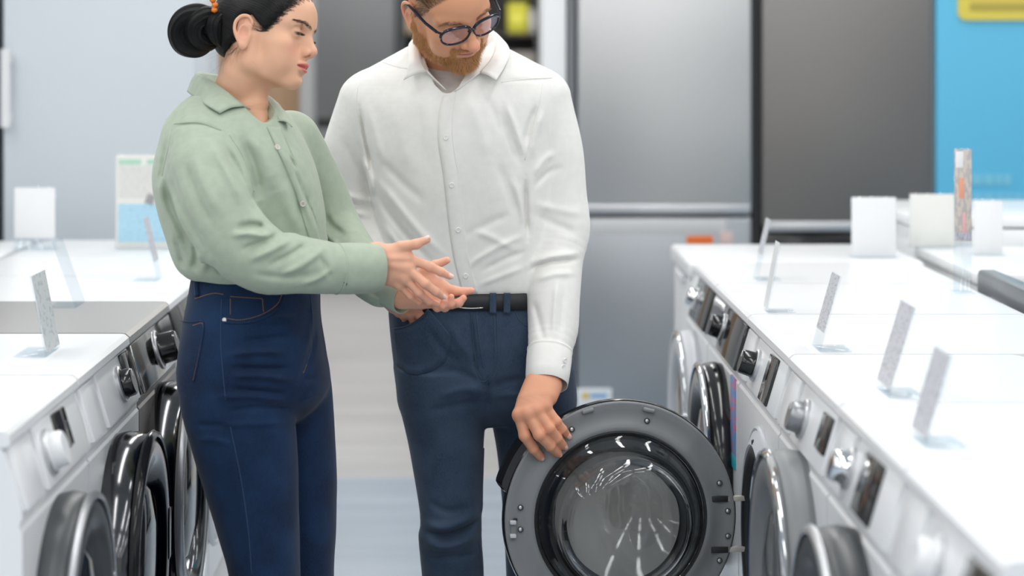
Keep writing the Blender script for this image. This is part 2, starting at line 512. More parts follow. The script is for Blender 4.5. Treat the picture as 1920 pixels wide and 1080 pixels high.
# ------------------------------------------------------------------ washers
def door_matrix(z): return Matrix.Translation((0, 0, z)) @ Matrix.Rotation(math.radians(90), 4, 'X')    # lathe axis -> local -y
def washer(label, xf, side, y0, y1, depth=.62, H=.85, body=None, top=None, panel='plain', knob=None, knob_x=0.0, display=None, door=None, doorz=.465, drawer=True, cat='washing machine', name='washing_machine', rows=None, topz=None):
    """Front-loading washer: local x = width, local y = depth (front at 0), standing on the plinth."""
    body = body or WHITE; top = top or body
    wd = abs(y1 - y0) - .008; h = wd / 2
    root = thing(name, label, cat, (side * xf, (y0 + y1) / 2, PL), -math.pi / 2 if side > 0 else math.pi / 2, rows)
    prof = [(0.004, .05), (0.0, .06), (0.0, .695), (.004, .70), (.004, .71), (.0, .716), (.003, .735), (.013, .775), (.032, .825), (.036, H - .026), (depth, H - .026), (depth, .02), (.03, .02), (.03, .05)]
    MB().prism(prof, -h, h, 0).build('cabinet', body, root, ang=25)
    t = MB(); t.prism([(.022, H - .026), (.018, H - .02), (.020, H - .008), (.028, H - .001), (.036, H), (depth - .01, H), (depth + .012, H - .004), (depth + .014, H - .024), (depth + .01, H - .026)], -h - .001, h + .001, 0)
    t.build('worktop', top, root, ang=25)
    for sx in (-1, 1):
        for yy in (.07, depth - .06):
            MB().lathe([(0, 0), (.022, 0), (.022, .008), (.012, .012), (.012, .022), (0, .022)], 16, Matrix.Translation((sx * (h - .06), yy, 0))).build('foot', MBLACK, root)
    # sloping panel frame: u along x, v up the slope
    P0 = Vector((0, .001, .722)); P1 = Vector((0, .031, .822)); vd = (P1 - P0).normalized(); nd = Vector((0, -vd.z, vd.y)); Lp = (P1 - P0).length
    Mp = Matrix((Vector((1, 0, 0)), vd, nd)).transposed().to_4x4(); Mp.translation = P0 + nd * .006
    def plate(nm, m, u0, u1, v0=0.0, v1=1.0, th=.006):
        return MB().box((u0, v0 * Lp, -.008), (u1, v1 * Lp, th), .003, 2, Mp).build(nm, m, root)
    if panel == 'smoke': pl = plate('control_panel', SMOKE, -h + .16, h - .03)
    elif panel == 'smoke_wide': pl = plate('control_panel', SMOKE, -h + .01, h - .01)
    elif panel == 'chrome': pl = plate('control_panel', gloss('dark_chrome', (.30, .29, .28), .10, 1.0), -h + .01, h - .01)
    elif panel == 'white': pl = plate('control_panel', WHITE2, -h + .19, h - .02, th=.003)
    else: pl = None
    if display: plate('display', SMOKE, display[0], display[1], *(display[2:] or (.2, .85)), th=.009)
    if drawer and panel != 'smoke_wide' and panel != 'chrome': d = plate('detergent_drawer', body if body is not DSTEEL else DSTEEL, -h + .015, -h + .15, .02, .98, th=.004)
    if knob:
        km, r, p = knob
        k = MB(); M = Mp @ Matrix.Translation((knob_x, Lp * .5, 0))
        k.lathe([(r * 1.18, 0), (r * 1.18, .010), (r * 1.02, .013), (r, .016), (r * .96, p - .004), (r * .86, p), (0, p)], 32, M)
        o = k.build('dial', km, root)
        MB().lathe([(r * 1.28, .0), (r * 1.28, .009), (r * 1.16, .0115), (r * 1.14, .006)], 32, M).build('dial_ring', SILVER, o)
        bb = MB(); bb.box((-.002, r * .35, p - .001), (.002, r * .85, p + .0012), .0005, 2, M); bb.build('pointer', WHITE2, o)
    # service flap
    MB().box((h - .17, -.002, .075), (h - .05, .004, .165), .002).build('filter_flap', body, root)
    if door:
        M = door_matrix(doorz); ring, rim, glassm, p, R = door
        b = MB(); b.lathe([(R * .98, -.004), (R, p * .30), (R * .985, p * .62), (R * .95, p * .9), (R * .88, p), (R * .76, p * .96), (R * .70, p * .70), (R * .68, p * .45), (R * .66, p * .40)], 64, M)
        d = b.build('door', ring, root, ang=50)
        MB().lathe([(R * .985, p * .80), (R * 1.004, p * .88), (R * .985, p * 1.0), (R * .955, p * 1.03), (R * .945, p * 1.0), (R * .955, p * .85)], 64, M, close=True).build('door_rim', rim, d, ang=50)
        MB().lathe([(0, p * .95), (R * .3, p * .93), (R * .52, p * .82), (R * .66, p * .52), (R * .70, p * .40), (R * .66, p * .3), (0, p * .3)], 56, M).build('door_glass', glassm, d, ang=50)
        hb = MB(); hb.box((R * .80, -p * 1.02, -.055), (R * 1.0, -p * .55, .055), .008, 3, Matrix.Translation((0, 0, doorz))); hb.build('door_handle', rim if rim is not WHITE2 else PALE, d)
    return root
BCHR = gloss('black_chrome', (.10, .10, .105), .13, 1.0)
DG = gloss('dark_door_glass', (.020, .021, .022), .05)
GG = gloss('grey_door_glass', (.10, .11, .115), .08)
XR = .572
# right row, far to near
w1 = thing('chest_freezer', 'plain white low freezer at the far end of the right row', 'freezer', (.59, 6.515, PL), -math.pi / 2)
MB().box((-.288, 0, .02), (.288, .62, .795), .012, 3).build('cabinet', WHITE, w1)
MB().box((-.292, -.012, .80), (.292, .635, .85), .014, 4).build('lid', WHITE, w1)
MB().box((-.10, -.016, .775), (.10, .004, .796), .005, 2).build('handle', WHITE2, w1)
for sx in (-1, 1):
    for yy in (.06, .55): MB().lathe([(0, 0), (.02, 0), (.02, .02), (0, .02)], 14, Matrix.Translation((sx * .24, yy, 0))).build('foot', MBLACK, w1)
washer('white washer with dark chrome panel and chrome door ring, beside the low freezer', XR, 1, 5.65, 6.22, panel='smoke', knob=(CHROME, .024, .030), knob_x=-.05, door=(PALE, CHROME, DG, .055, .235))
m3 = washer('white washer with black panel, black dial and black door behind the open-door washer', XR, 1, 4.98, 5.645, panel='smoke_wide', knob=(BLACK, .027, .036), knob_x=-.04, door=(BLACK, CHROME, DG, .06, .235))
STK = print_mat('energy_sticker_print', (.16, .32, .62), (.62, .18, .30), 38, (1, 1, 1.4), .54)
MB().box((.20, -.003, .53), (.285, .002, .70), .001).build('energy_sticker', STK, m3)
MB().box((.20, -.0035, .50), (.285, .0015, .53), .001).build('sticker_strip', gloss('teal_print', (.02, .42, .50), .4), m3)
m4 = washer('white washer whose round door stands open towards the man', XR, 1, 4.32, 4.975, panel='white', knob=(BLACK, .026, .040), knob_x=-.06, display=(.09, .20, .05, .95))
washer('white washer with grey dial and grey glass door, in front of the open-door washer', XR, 1, 3.725, 4.315, depth=.45, panel='white', knob=(gloss('grey_metal_dial', (.30, .31, .32), .3, .7), .028, .034), knob_x=0.0, display=(.17, .26, .3, .9), door=(GREYP, CHROME, GG, .065, .245), doorz=.475)
washer('white washer with chrome dial and brown-tinted display on the right row', XR, 1, 3.155, 3.72, depth=.58, panel='white', knob=(CHROME, .026, .034), knob_x=-.10, display=(.0, .14, .08, .95), door=(DGREY, SILVER, DG, .07, .24))
washer('blurred white washer nearest on the right row, dark display at its corner', XR, 1, 2.56, 3.15, depth=.60, panel='white', knob=(WHITE2, .030, .034), knob_x=-.02, display=(.13, .25, .1, .95), door=(WHITE2, SILVER, GG, .06, .24))
# left row, near to far
XL = .685
l1 = washer('blurred white washer with white dial and dark grey door, nearest on the left', XL, -1, 3.44, 4.035, panel='white', knob=(WHITE2, .030, .034), knob_x=-.05, display=(.04, .14, .3, .95), door=(DGREY, SILVER, DG, .06, .235))
l2 = washer('white washer with black dial and black round door on the left', XL, -1, 4.04, 4.635, panel='white', knob=(BLACK, .028, .032), knob_x=.10, display=(.16, .25, .5, .98), door=(BCHR, BLACK, DG, .075, .235))
washer('dark steel washer with chrome panel and big black door, behind the woman', XL, -1, 4.64, 5.23, body=DSTEEL, top=gloss('grey_steel_top', (.40, .39, .375), .35, .6), panel='chrome', knob=(BLACK, .034, .050), knob_x=.02, door=(BCHR, SILVER, DG, .08, .245))
washer('white washer with smoked panel and pale grey door behind the dark steel one', XL, -1, 5.235, 5.83, panel='smoke_wide', knob=(BLACK, .028, .034), knob_x=.05, door=(PALE, WHITE2, GG, .06, .235))
washer('white washer on the left row, second from the white refrigerator', XL, -1, 5.835, 6.435, panel='white', knob=(WHITE2, .028, .034), door=(WHITE2, SILVER, GG, .06, .235))
washer('white washer on the left row right beside the white refrigerator', XL, -1, 6.44, 6.95, panel='white', knob=(WHITE2, .028, .034), door=(WHITE2, SILVER, GG, .06, .235))
for i, (ya, yb, lb) in enumerate(((5.0, 5.68, 'white dryer at the left picture edge, near end of the back row'), (5.69, 6.3, 'white dryer in the middle of the left back row'), (6.31, 6.92, 'white dryer at the far end of the left back row'))):
    r_ = thing('tumble_dryer', lb, 'dryer', (-1.30, (ya + yb) / 2, PL), -math.pi / 2)
    r_.location.x = -1.95; hw = (yb - ya) / 2 - .004
    MB().box((-hw, 0, .02), (hw, .60, .822), .008, 2).build('cabinet', WHITE, r_); MB().box((-hw - .001, -.008, .824), (hw + .001, .61, .85), .008, 3).build('worktop', WHITE, r_)
    dd = MB().lathe([(.21, -.004), (.22, .02), (.20, .04), (.15, .045), (.14, .02), (0, .03)], 48, door_matrix(.45)).build('door', WHITE2, r_, ang=50)
    MB().box((-hw + .02, -.006, .72), (hw - .02, .004, .80), .004).build('control_panel', PALE, r_)
    for sx in (-1, 1):
        for yy in (.06, .54): MB().lathe([(0, 0), (.02, 0), (.02, .02), (0, .02)], 14, Matrix.Translation((sx * .24, yy, 0))).build('foot', MBLACK, r_)

# ---- the open door of the fourth washer
def open_door(root):
    Dd = 4.69; fs = .9637; sc = F_PX / Dd * fs
    c = at(1164, 972, Dd); th = math.radians(7)
    X = Vector((math.cos(th), math.sin(th), 0)); Y = Vector((0, 0, 1)); Z = X.cross(Y)            # Z points at the aisle's near end
    Mw = Matrix((X, Y, Z)).transposed().to_4x4(); Mw.translation = c; Mw = Mw @ Matrix.Scale(fs, 4)
    bpy.context.view_layer.update()
    M = root.matrix_world.inverted() @ Mw
    q = lambda px, py: ((px - 1164) / sc, (972 - py) / sc)
    R = .2505
    # outer shell with the grip at its free side
    b = MB(); b.lathe([(R - .004, -.002), (R + .0015, -.006), (R + .003, -.02), (R - .002, -.045), (R - .03, -.062), (R - .075, -.068), (R - .085, -.055), (R - .07, -.03), (R - .068, -.004)], 96, M)
    d = b.build('door', BLACK, root, ang=40)
    g = MB(); a0, a1 = math.radians(128), math.radians(167)
    prof = [(R - .004, -.006), (R + .016, -.008), (R + .026, -.018), (R + .027, -.034), (R + .010, -.050), (R - .01, -.05)]
    n = 30; rings = []
    for i in range(n + 1):
        t = a0 + (a1 - a0) * i / n; e = min(1, min(i, (n - i) * 2.2) / 8); e = math.sin(e * math.pi / 2)
        rings.append([g.bm.verts.new(M @ Vector(((R + (r - R) * (e if r > R else 1)) * math.cos(t), (R + (r - R) * (e if r > R else 1)) * math.sin(t), h))) for r, h in prof])
    for A, B in zip(rings, rings[1:]):
        for k in range(len(prof)): g.bm.faces.new((A[k], A[(k + 1) % len(prof)], B[(k + 1) % len(prof)], B[k]))
    g.bm.faces.new(rings[0][::-1]); g.bm.faces.new(rings[-1])
    g.build('door_handle', BLACK, d)
    # inner grey ring, lathe then cut-outs drawn as dark slots
    b = MB(); b.lathe([(R - .001, -.006), (R - .001, -.001), (R - .003, .0008), (R - .006, .001), (R - .020, -.0015), (R - .034, -.003), (R - .046, .0015), (R - .054, .004), (R - .062, .0045), (R - .0655, .001), (R - .066, -.03)], 96, M)
    b.build('inner_ring', GREYP, d, ang=60)['label'] = 'grey inner ring of the open door'
    b = MB(); b.lathe([(.1862, -.02), (.1865, .004), (.1845, .0062), (.180, .004), (.178, -.005), (.178, -.03)], 96, M); b.build('gasket', MBLACK, d, ang=60)
    # glass bowl, thick and hollow, bulging to the aisle
    outer = [(.181, -.004), (.178, .006), (.170, .012), (.160, .020), (.152, .034), (.1465, .055), (.142, .076), (.137, .088), (.129, .096), (.118, .100), (.09, .105), (.05, .109), (.001, .1105)]
    inner = [(.001, .1045), (.05, .103), (.09, .099), (.115, .0945), (.124, .090), (.1295, .084), (.1345, .072), (.139, .053), (.1445, .031), (.153, .014), (.163, .005), (.172, -.002), (.174, -.008)]
    GL = mat('bowl_glass', (.93, .95, .96), .015, 0.0, IOR=1.48, Transmission_Weight=1.0)
    b = MB(); b.lathe(outer + inner, 128, M, close=True); b.build('glass_bowl', GL, d, ang=60)
    b = MB(); b.lathe([(.178, -.008), (.168, -.012), (.140, -.020), (.132, -.030), (.132, -.050), (.178, -.034)], 96, M, close=True); b.build('window_surround', gloss('black_surround', (.02, .021, .022), .2), d, ang=60)
    b = MB(); nr, na = 10, 64; rg = []
    for i in range(nr + 1):
        r_ = .1335 * i / nr + .0004
        rg.append([b.bm.verts.new(M @ Vector((r_ * math.cos(2 * math.pi * k / na), r_ * math.sin(2 * math.pi * k / na), -.050 + ((r_ * math.cos(2 * math.pi * k / na)) ** 2 + (r_ * math.sin(2 * math.pi * k / na) - .06) ** 2) / .68))) for k in range(na)])
    for A_, B_ in zip(rg, rg[1:]):
        for k in range(na): b.bm.faces.new((A_[k], A_[(k + 1) % na], B_[(k + 1) % na], B_[k]))
    b.bm.faces.new(rg[0][::-1])
    b.build('tinted_window', gloss('tinted_window', (.28, .265, .25), .06), d, ang=60)
    # bumpers, screws, latch, hinge arms
    for px, py, rz in ((1101, 769, 15), (1217, 770, -14)):
        x, y = q(px, py); mm = M @ Matrix.Translation((x, y, 0)) @ Matrix.Rotation(math.radians(rz), 4, 'Z')
        MB().box((-.0135, -.0048, -.002), (.0135, .0048, .0075), .0042, 4, mm).build('bumper', GREYP, d)
    for px, py in ((1071, 803), (1214, 790), (1353, 910), (1369, 963), (1369, 1010), (1353, 1056), (974, 947), (974, 988)):
        x, y = q(px, py); mm = M @ Matrix.Translation((x, y, 0.0))
        s = MB(); s.lathe([(.0062, -.002), (.0062, .0026), (.0052, .003), (.0046, .001), (.0044, -.001)], 20, mm); s.build('screw_recess', DGREY, d)
        s = MB(); s.lathe([(.0042, -.002), (.0040, .0012), (.002, .0022), (0, .0023)], 16, mm)
        s.build('screw', SILVER, d)
    for py in (940, 1036):
        x0, y0 = q(1337, py); x1, _ = q(1372, py)
        MB().box((x0, y0 - .0065, -.004), (x1 - .003, y0 + .0065, .0026), .001, 2, M).build('hinge_slot', MBLACK, d)
        MB().box((x1 - .012, y0 - .006, -.012), (x1 + .052, y0 + .005, .0), .0015, 2, M).build('hinge_arm', BEIGE, d)
    x, y = q(960, 985)
    MB().box((x - .005, y - .014, -.004), (x + .007, y + .016, .0022), .001, 2, M).build('latch_plate', GREYP, d)
    for dy in (.014, -.0145): MB().box((x - .0075, y + dy - .0045, .001), (x + .0055, y + dy + .0035, .012), .0015, 2, M).build('latch_hook', PALE, d)
    MB().box((x + .000, y + .016, .0005), (x + .009, y + .021, .0035), .0008, 2, M).build('latch_slot', MBLACK, d)
    # porthole of the machine itself
    mo = door_matrix(.445); mo = Matrix.Translation((.085, 0, 0)) @ mo
    MB().lathe([(.228, -.002), (.226, .008), (.222, .011), (.218, .008), (.215, .012), (.19, .022), (.182, .012), (.180, -.004)], 72, mo).build('porthole_frame', PALE, root, ang=60)
    MB().lathe([(.190, .008), (.186, .018), (.176, .022), (.166, .016), (.160, -.004)], 64, mo).build('porthole_gasket', MBLACK, root, ang=60)
    MB().lathe([(.172, .010), (.12, .004), (0, .002), (0, -.004), (.172, -.004)], 48, mo).build('drum_shade_disc', gloss('drum_shade', (.02, .022, .025), .3), root)  # dark disc closing the porthole, its colour stands for the shade inside the drum
    MB().box((.085 - .005, -.022, .445 + .190), (.085 + .005, .0, .445 + .202), .003).build('latch_catch', MBLACK, root)
open_door(m4)

# ------------------------------------------------------------------ back row of cookers behind the right washers
def cooker(label, y0, y1, H, top, grey=False, sticker=None):
    r_ = thing('cooker', label, 'cooker', (1.258, (y0 + y1) / 2, PL), -math.pi / 2); h = (y1 - y0) / 2 - .004
    MB().box((-h, 0, .02), (h, .60, H - .035), .006, 2).build('cabinet', WHITE, r_)
    MB().box((-h, -.012, H - .03), (h, .605, H), .006, 2).build('cooktop', top, r_)
    if grey:
        MB().box((-h + .01, -.020, H - .06), (h - .01, .030, H + .035), .010, 2).build('control_panel', gloss('grey_metal', (.22, .24, .26), .35, .4), r_)
        MB().box((-h + .02, -.02, H - .35), (h - .02, -.002, H - .08), .006, 2).build('oven_door', SMOKE, r_)
        for k in range(4):
            MB().lathe([(0, .018), (.014, .018), (.016, .0), (0, 0)], 18, Matrix.Translation((-h + .1 + k * .12, -.020, H - .04)) @ Matrix.Rotation(math.radians(90), 4, 'X')).build('knob', SILVER, r_)
    if sticker: MB().box((-.12, .06, H), (.16, .16, H + .002), .0005).build('energy_sticker', sticker, r_)
    for sx in (-1, 1):
        for yy in (.06, .54): MB().lathe([(0, 0), (.02, 0), (.02, .02), (0, .02)], 14, Matrix.Translation((sx * .24, yy, 0))).build('foot', MBLACK, r_)
    return r_
YEL = gloss('yellow_sticker', (.72, .50, .04), .4)
cooker('white cooker with grey front and yellow sticker behind the tall sign', 5.02, 5.66, .85, WHITE, True, YEL)
cooker('white cooker with grey front nearest on the back row', 4.36, 5.0, .80, gloss('grey_hob', (.30, .32, .34), .3), True)
cooker('plain white cooker against the right picture edge, second on the back row', 5.68, 6.5, .87, WHITE)
cooker('taller white cooker in front of the blue wall panel', 6.52, 7.3, .95, WHITE)

# ------------------------------------------------------------------ refrigerators and displays at the back
def fridge(label, x0, x1, d, H, split, upper, lower, lip=None, side=None, handle=None, gap=.014, name='refrigerator'):
    w_ = (x1 - x0) / 2
    r_ = thing(name, label, 'refrigerator', ((x0 + x1) / 2, d, 0))
    MB().box((-w_, .045, .05), (w_, .66, H), .008, 2).build('cabinet', side or lower, r_)
    MB().box((-w_ + .02, .06, 0), (w_ - .02, .62, .06)).build('plinth_base', MBLACK, r_)
    u = MB().box((-w_, 0, split + gap), (w_, .04, H - .005), .010, 3).build('door', upper, r_)
    l_ = MB().box((-w_, 0, .08), (w_, .04, split - gap), .010, 3).build('door', lower, r_)
    if lip: MB().box((-w_ + .015, -.006, split - gap * .2), (w_ - .005, .03, split + gap + .018), .004, 2).build('grip_lip', lip, u)
    if handle:
        hx, z0, z1, hm = handle
        hd = MB(); hd.tube([(hx, -.045, z0), (hx, -.045, z1)], .016, 14); hd.box((hx - .014, -.045, z0 + .01), (hx + .014, .002, z0 + .045), .004); hd.box((hx - .014, -.045, z1 - .045), (hx + .014, .002, z1 - .01), .004)
        hd.build('handle', hm, u)
    return r_, u, l_
PXM = lambda px, d: (px - CX) * d / F_PX
PZ = lambda py, d: CAM_H - (py - CY) * d / F_PX
fridge('white refrigerator with vertical bar handle behind the left washers', PXM(5, 7.3), PXM(366, 7.3), 7.3, 2.0, .72, gloss('cool_white_door', (.66, .71, .75), .32), MATS['cool_white_door'], handle=(-.29, PZ(238, 7.3), PZ(92, 7.3), WHITE2))
fridge('grey refrigerator cut off by the left picture edge', PXM(5, 7.3) - .63, PXM(5, 7.3) - .015, 7.3, 1.95, .75, gloss('slate_door', (.13, .16, .20), .35), gloss('slate_door', (.13, .16, .20), .35))
D8 = 8.3
rf, u, l_ = fridge('stainless steel refrigerator behind the man, silver lip between its doors', PXM(1083, D8), PXM(1410, D8), D8, 2.02, PZ(400, D8), STEEL, gloss('steel_lower', (.44, .46, .48), .36, 1.0), lip=SILVER, side=DGREY)
MB().box((-.27, -.004, PZ(437, D8)), (.22, .004, PZ(411, D8)), .002).build('drawer_label', gloss('pale_band', (.62, .62, .62), .4), l_)
MB().box((.08, -.006, PZ(457, D8)), (.175, .003, PZ(442, D8)), .001).build('orange_sticker', gloss('orange_print', (.85, .16, .015), .5), l_)
MB().box((.20, -.006, PZ(457, D8)), (.245, .003, PZ(434, D8)), .001).build('pink_sticker', gloss('pink_print', (.72, .52, .50), .5), l_)
es = MB().box((PXM(1079, D8) - rf.location.x + .004, -.006, PZ(790, D8)), (PXM(1147, D8) - rf.location.x, .003, PZ(728, D8)), .001).build('energy_label', gloss('label_white', (.75, .78, .80), .5), l_)
MB().box((PXM(1092, D8) - rf.location.x, -.008, PZ(747, D8)), (PXM(1103, D8) - rf.location.x, -.004, PZ(736, D8))).build('label_mark', YEL, l_)
MB().box((PXM(1106, D8) - rf.location.x, -.008, PZ(745, D8)), (PXM(1138, D8) - rf.location.x, -.004, PZ(737, D8))).build('label_text', gloss('label_blue', (.20, .42, .68), .5), l_)
fridge('dark inox refrigerator beside the blue wall panel', PXM(1428, D8), PXM(1750, D8), D8, 2.0, PZ(432, D8), DSTEEL, BLACK, lip=SILVER, side=BLACK)
tag(MB().box((PXM(1411, D8), D8 + .03, 0), (PXM(1427, D8), D8 + .6, 2.05)).build('gap_panel', MBLACK), 'narrow black filler panel between the steel and dark refrigerators', 'panel')
tag(MB().box((PXM(1018, D8), D8 + .02, 0), (PXM(1062, D8), D8 + .55, 2.3), .006).build('end_panel', WHITE), 'slim white end panel beside the stainless steel refrigerator', 'panel')
tag(MB().box((PXM(1066, D8), D8 + .10, 0), (PXM(1081, D8), D8 + .5, 2.2), .004).build('upright_post', PALE), 'grey upright post between white end panel and steel refrigerator', 'post')
# blue advertising panel
bw = thing('advertising_panel', 'blue advertising wall panel with a yellow rounded sign', 'advertising panel', (PXM(1754, D8) + .7, D8 - .02, 0))
BL = mat('sky_blue_vinyl', (.12, .54, .80), .45)
MB().box((-.7, 0, 0), (.7, .06, 2.6), .004).build('panel', BL, bw)
def rrect(x0, x1, z0, z1, r, n=8):
    out = []
    for cx_, cz, a in ((x1 - r, z1 - r, 0), (x0 + r, z1 - r, 90), (x0 + r, z0 + r, 180), (x1 - r, z0 + r, 270)):
        for i in range(n + 1): t = math.radians(a + 90 * i / n); out.append((cx_ + r * math.cos(t), cz + r * math.sin(t)))
    return out
ys = MB()
A = [(x, -.012, z) for x, z in rrect(PXM(1793, D8) - bw.location.x, .62, PZ(38, D8), PZ(38, D8) + .20, .03)]
f0 = [ys.bm.verts.new(p) for p in A]; f1 = [ys.bm.verts.new((p[0], 0.0, p[2])) for p in A]
ys.bm.faces.new(f0); ys.bm.faces.new(f1[::-1])
for i in range(len(f0)): ys.bm.faces.new((f0[i], f0[(i + 1) % len(f0)], f1[(i + 1) % len(f0)], f1[i]))
sg = ys.build('yellow_sign', gloss('yellow_vinyl', (.80, .66, .10), .5), bw)
MB().box((PXM(1815, D8) - bw.location.x, -.014, PZ(20, D8)), (.5, -.011, PZ(4, D8)), .001).build('sign_text_line', gloss('ochre_print', (.50, .40, .07), .5), sg)
for xa, xb, ya, yb in ((1800, 1892, 322, 352), (1785, 1925, 358, 382)):
    t = MB(); xx = PXM(xa, D8); k = 0
    while xx < PXM(xb, D8):
        wl = rng.uniform(.02, .04); t.box((xx - bw.location.x, -.004, PZ(yb, D8) + .012), (xx - bw.location.x + wl, .001, PZ(ya, D8) - .008)); xx += wl + .006; k += 1
    t.build('faded_text', gloss('faded_white_print', (.22, .62, .80), .5), bw)
# far end of the aisle
D12 = 11.5
bp = thing('wood_panel', 'brown wooden display wall behind the woman', 'panel', (PXM(455, D12), D12, 0))
MB().box((PXM(360, D12) - bp.location.x, 0, 0), (PXM(562, D12) - bp.location.x, .08, 2.7), .004).build('board', noise_color(mat('brown_wood', (.36, .22, .12), .6), (.33, .20, .11), (.42, .27, .16), 3, (8, 1, .6)) and MATS['brown_wood'], bp)
MB().box((PXM(562, D12) - bp.location.x, -.03, 0), (PXM(586, D12) - bp.location.x, .10, 2.7), .006).build('edge_trim', gloss('grey_trim', (.42, .42, .42), .4), bp)
D13 = 15.0
GF = gloss('grey_steel_far', (.20, .205, .21), .4, .6)
fridge('dark grey refrigerator far back between the woman and the man', PXM(590, D13), PXM(742, D13), D13, 2.05, PZ(232, D13), GF, GF, side=MBLACK, gap=.028)
sh = thing('shelving_unit', 'dark shelving unit far behind the man', 'shelf', (PXM(890, D13), D13, 0))
for px in (752, 1010): MB().box((PXM(px, D13) - sh.location.x - .02, 0, 0), (PXM(px, D13) - sh.location.x + .02, .45, 2.3), .003).build('upright', DGREY, sh)
SHZ = (.15, .55, .95, PZ(140, D13), PZ(62, D13), 2.1)
for z in SHZ: MB().box((PXM(752, D13) - sh.location.x, 0, z - .025), (PXM(1010, D13) - sh.location.x, .45, z), .003).build('shelf_board', gloss('dark_shelf', (.05, .04, .035), .5), sh)
MB().box((PXM(752, D13) - sh.location.x, .43, 0), (PXM(1010, D13) - sh.location.x, .45, 2.3)).build('back_panel', gloss('shelf_back', (.10, .095, .09), .6), sh)
bc = [('carton', 'beige carton on the shelf beside his ear', 760, 800, SHZ[4], .17, (.55, .42, .28)), ('carton', 'yellow carton with white end on the shelf to the right of his head', 952, 990, SHZ[4], .20, (.62, .58, .05)),
      ('carton', 'white carton beside the yellow one on the shelf', 993, 1007, SHZ[4], .16, (.62, .60, .58)), ('carton', 'pale brown carton on the shelf below the yellow one', 948, 1005, SHZ[3], .15, (.32, .29, .26)), ('carton', 'grey carton on the shelf left of his collar', 762, 806, SHZ[3], .14, (.12, .12, .12))]
for nm, lb, pa, pb, z, hh, c_ in bc:
    o = thing(nm, lb, 'carton', (PXM((pa + pb) / 2, D13), D13 + .03, z), group='cartons on the far shelves'); hw = (PXM(pb, D13) - PXM(pa, D13)) / 2
    MB().box((-hw, 0, 0), (hw, .25, hh), .004).build('box', gloss('carton_%d' % (len(MATS)), c_, .6), o); MB().box((-hw * .8, -.002, hh * .3), (hw * .8, .003, hh * .62), .001).build('printed_panel', gloss('carton_print_%d' % len(MATS), tuple(min(.8, x * 1.25 + .04) for x in c_), .6), o)

# ------------------------------------------------------------------ price stands and signs on the tops
TOP = PL + .85
def stand(label, px, py, tx, ty, d_w, side, card=PRINT, cw=.075, z=None, wide=None, group='acrylic price stands', part=(.42, 1.0)):
    """Leaning acrylic L-stand; base pixel on the worktop, top pixel gives height and lean."""
    z = TOP if z is None else z
    d = F_PX * (CAM_H - z) / (py - CY); b = at(px, py, d); t = at(tx, ty, d)
    H = t.z - b.z; lean = t.x - b.x
    r_ = thing('price_stand', label, 'price stand', b, 0, group); w_ = cw / 2
    n = Vector((-H, 0, lean)).normalized() * (1 if side > 0 else -1) * (1)
    if (n.x > 0) == (side > 0): n = -n
    th = .0025
    def slab(nm, m, s0, s1, off, t_, ww):
        bm = MB(); pts = []
        for s in (s0, s1):
            for yy in (-ww, ww):
                for o in (off, off + t_): pts.append(Vector((lean * s, yy, H * s)) + n * o)
        vs = [bm.bm.verts.new(p) for p in pts]
        for f in ((0, 2, 3, 1), (4, 5, 7, 6), (0, 1, 5, 4), (2, 6, 7, 3), (0, 4, 6, 2), (1, 3, 7, 5)): bm.bm.faces.new([vs[i] for i in f])
        return bm.build(nm, m, r_, smooth=False)
    slab('acrylic_sheet', ACRYL, .012, 1.0, 0, th, w_)
    if card: slab('price_card', card, part[0], part[1] - .005, th + .0003, .0009, w_ * .96)
    MB().box((min(0, .06 * (1 if side > 0 else -1)), -w_, .0005), (max(0, .06 * (1 if side > 0 else -1)), w_, .003), .0006).build('acrylic_foot', ACRYL, r_)
    return r_
stand('leaning price stand on the washer top nearest the low freezer', 1417, 524, 1443, 410, .1, 1, cw=.09)
stand('pale price stand on the worktop of the black-panel washer', 1437, 584, 1461, 453, .1, 1, card=PAPER, cw=.07, part=(.05, 1))
stand('leaning price stand on the worktop of the open-door washer', 1531, 655, 1571, 514, .1, 1, cw=.10, part=(.25, 1))
stand('blurred price stand on the washer top with the grey dial', 1655, 738, 1706, 570, .1, 1, cw=.13, part=(.1, 1))
stand('blurred price stand on the washer top with the chrome dial', 1722, 830, 1772, 658, .1, 1, cw=.12, part=(.1, 1))
stand('clear price stand on the left worktop behind the small price stand', 150, 573, 106, 450, .1, -1, card=None, cw=.12)
stand('slim printed price stand next to the woman\'s back', 299, 525, 271, 408, .1, -1, cw=.085, part=(.3, 1))
stand('wide printed price stand leaning on the left white washer with black dial', 98, 662, 68, 512, .1, -1, card=print_mat('faint_price_print', (.74, .77, .79), (.60, .62, .64), 55, (1, 1, 1.6), .60), cw=.14, part=(.05, 1))
def sign(label, xa, xb, ya, yb, d, name='price_card_holder', m=PAPER, z=None, extra=None, cat='sign', group=None, yaw=0.0):
    """Upright card in a holder facing the aisle's near end, standing on a worktop."""
    z = TOP if z is None else z
    x0, x1 = PXM(xa, d), PXM(xb, d); zt = PZ(ya, d); zb = max(PZ(yb, d), z)
    r_ = thing(name, label, cat, ((x0 + x1) / 2, d, z), yaw, group); hw = (x1 - x0) / 2
    MB().box((-hw, 0, max(.003, zb - z)), (hw, .004, zt - z), .0008).build('card', m, r_)
    MB().box((-hw - .002, .0045, .002), (hw + .002, .0075, zt - z + .003), .0006).build('acrylic_back', ACRYL, r_)
    MB().box((-hw - .002, -.03, 0), (hw + .002, .05, .003), .0006).build('acrylic_foot', ACRYL, r_)
    if extra: extra(r_, hw, zt - z)
    return r_
sign('blank white card standing on the far left white worktop', 27, 103, 352, 447, 6.6)
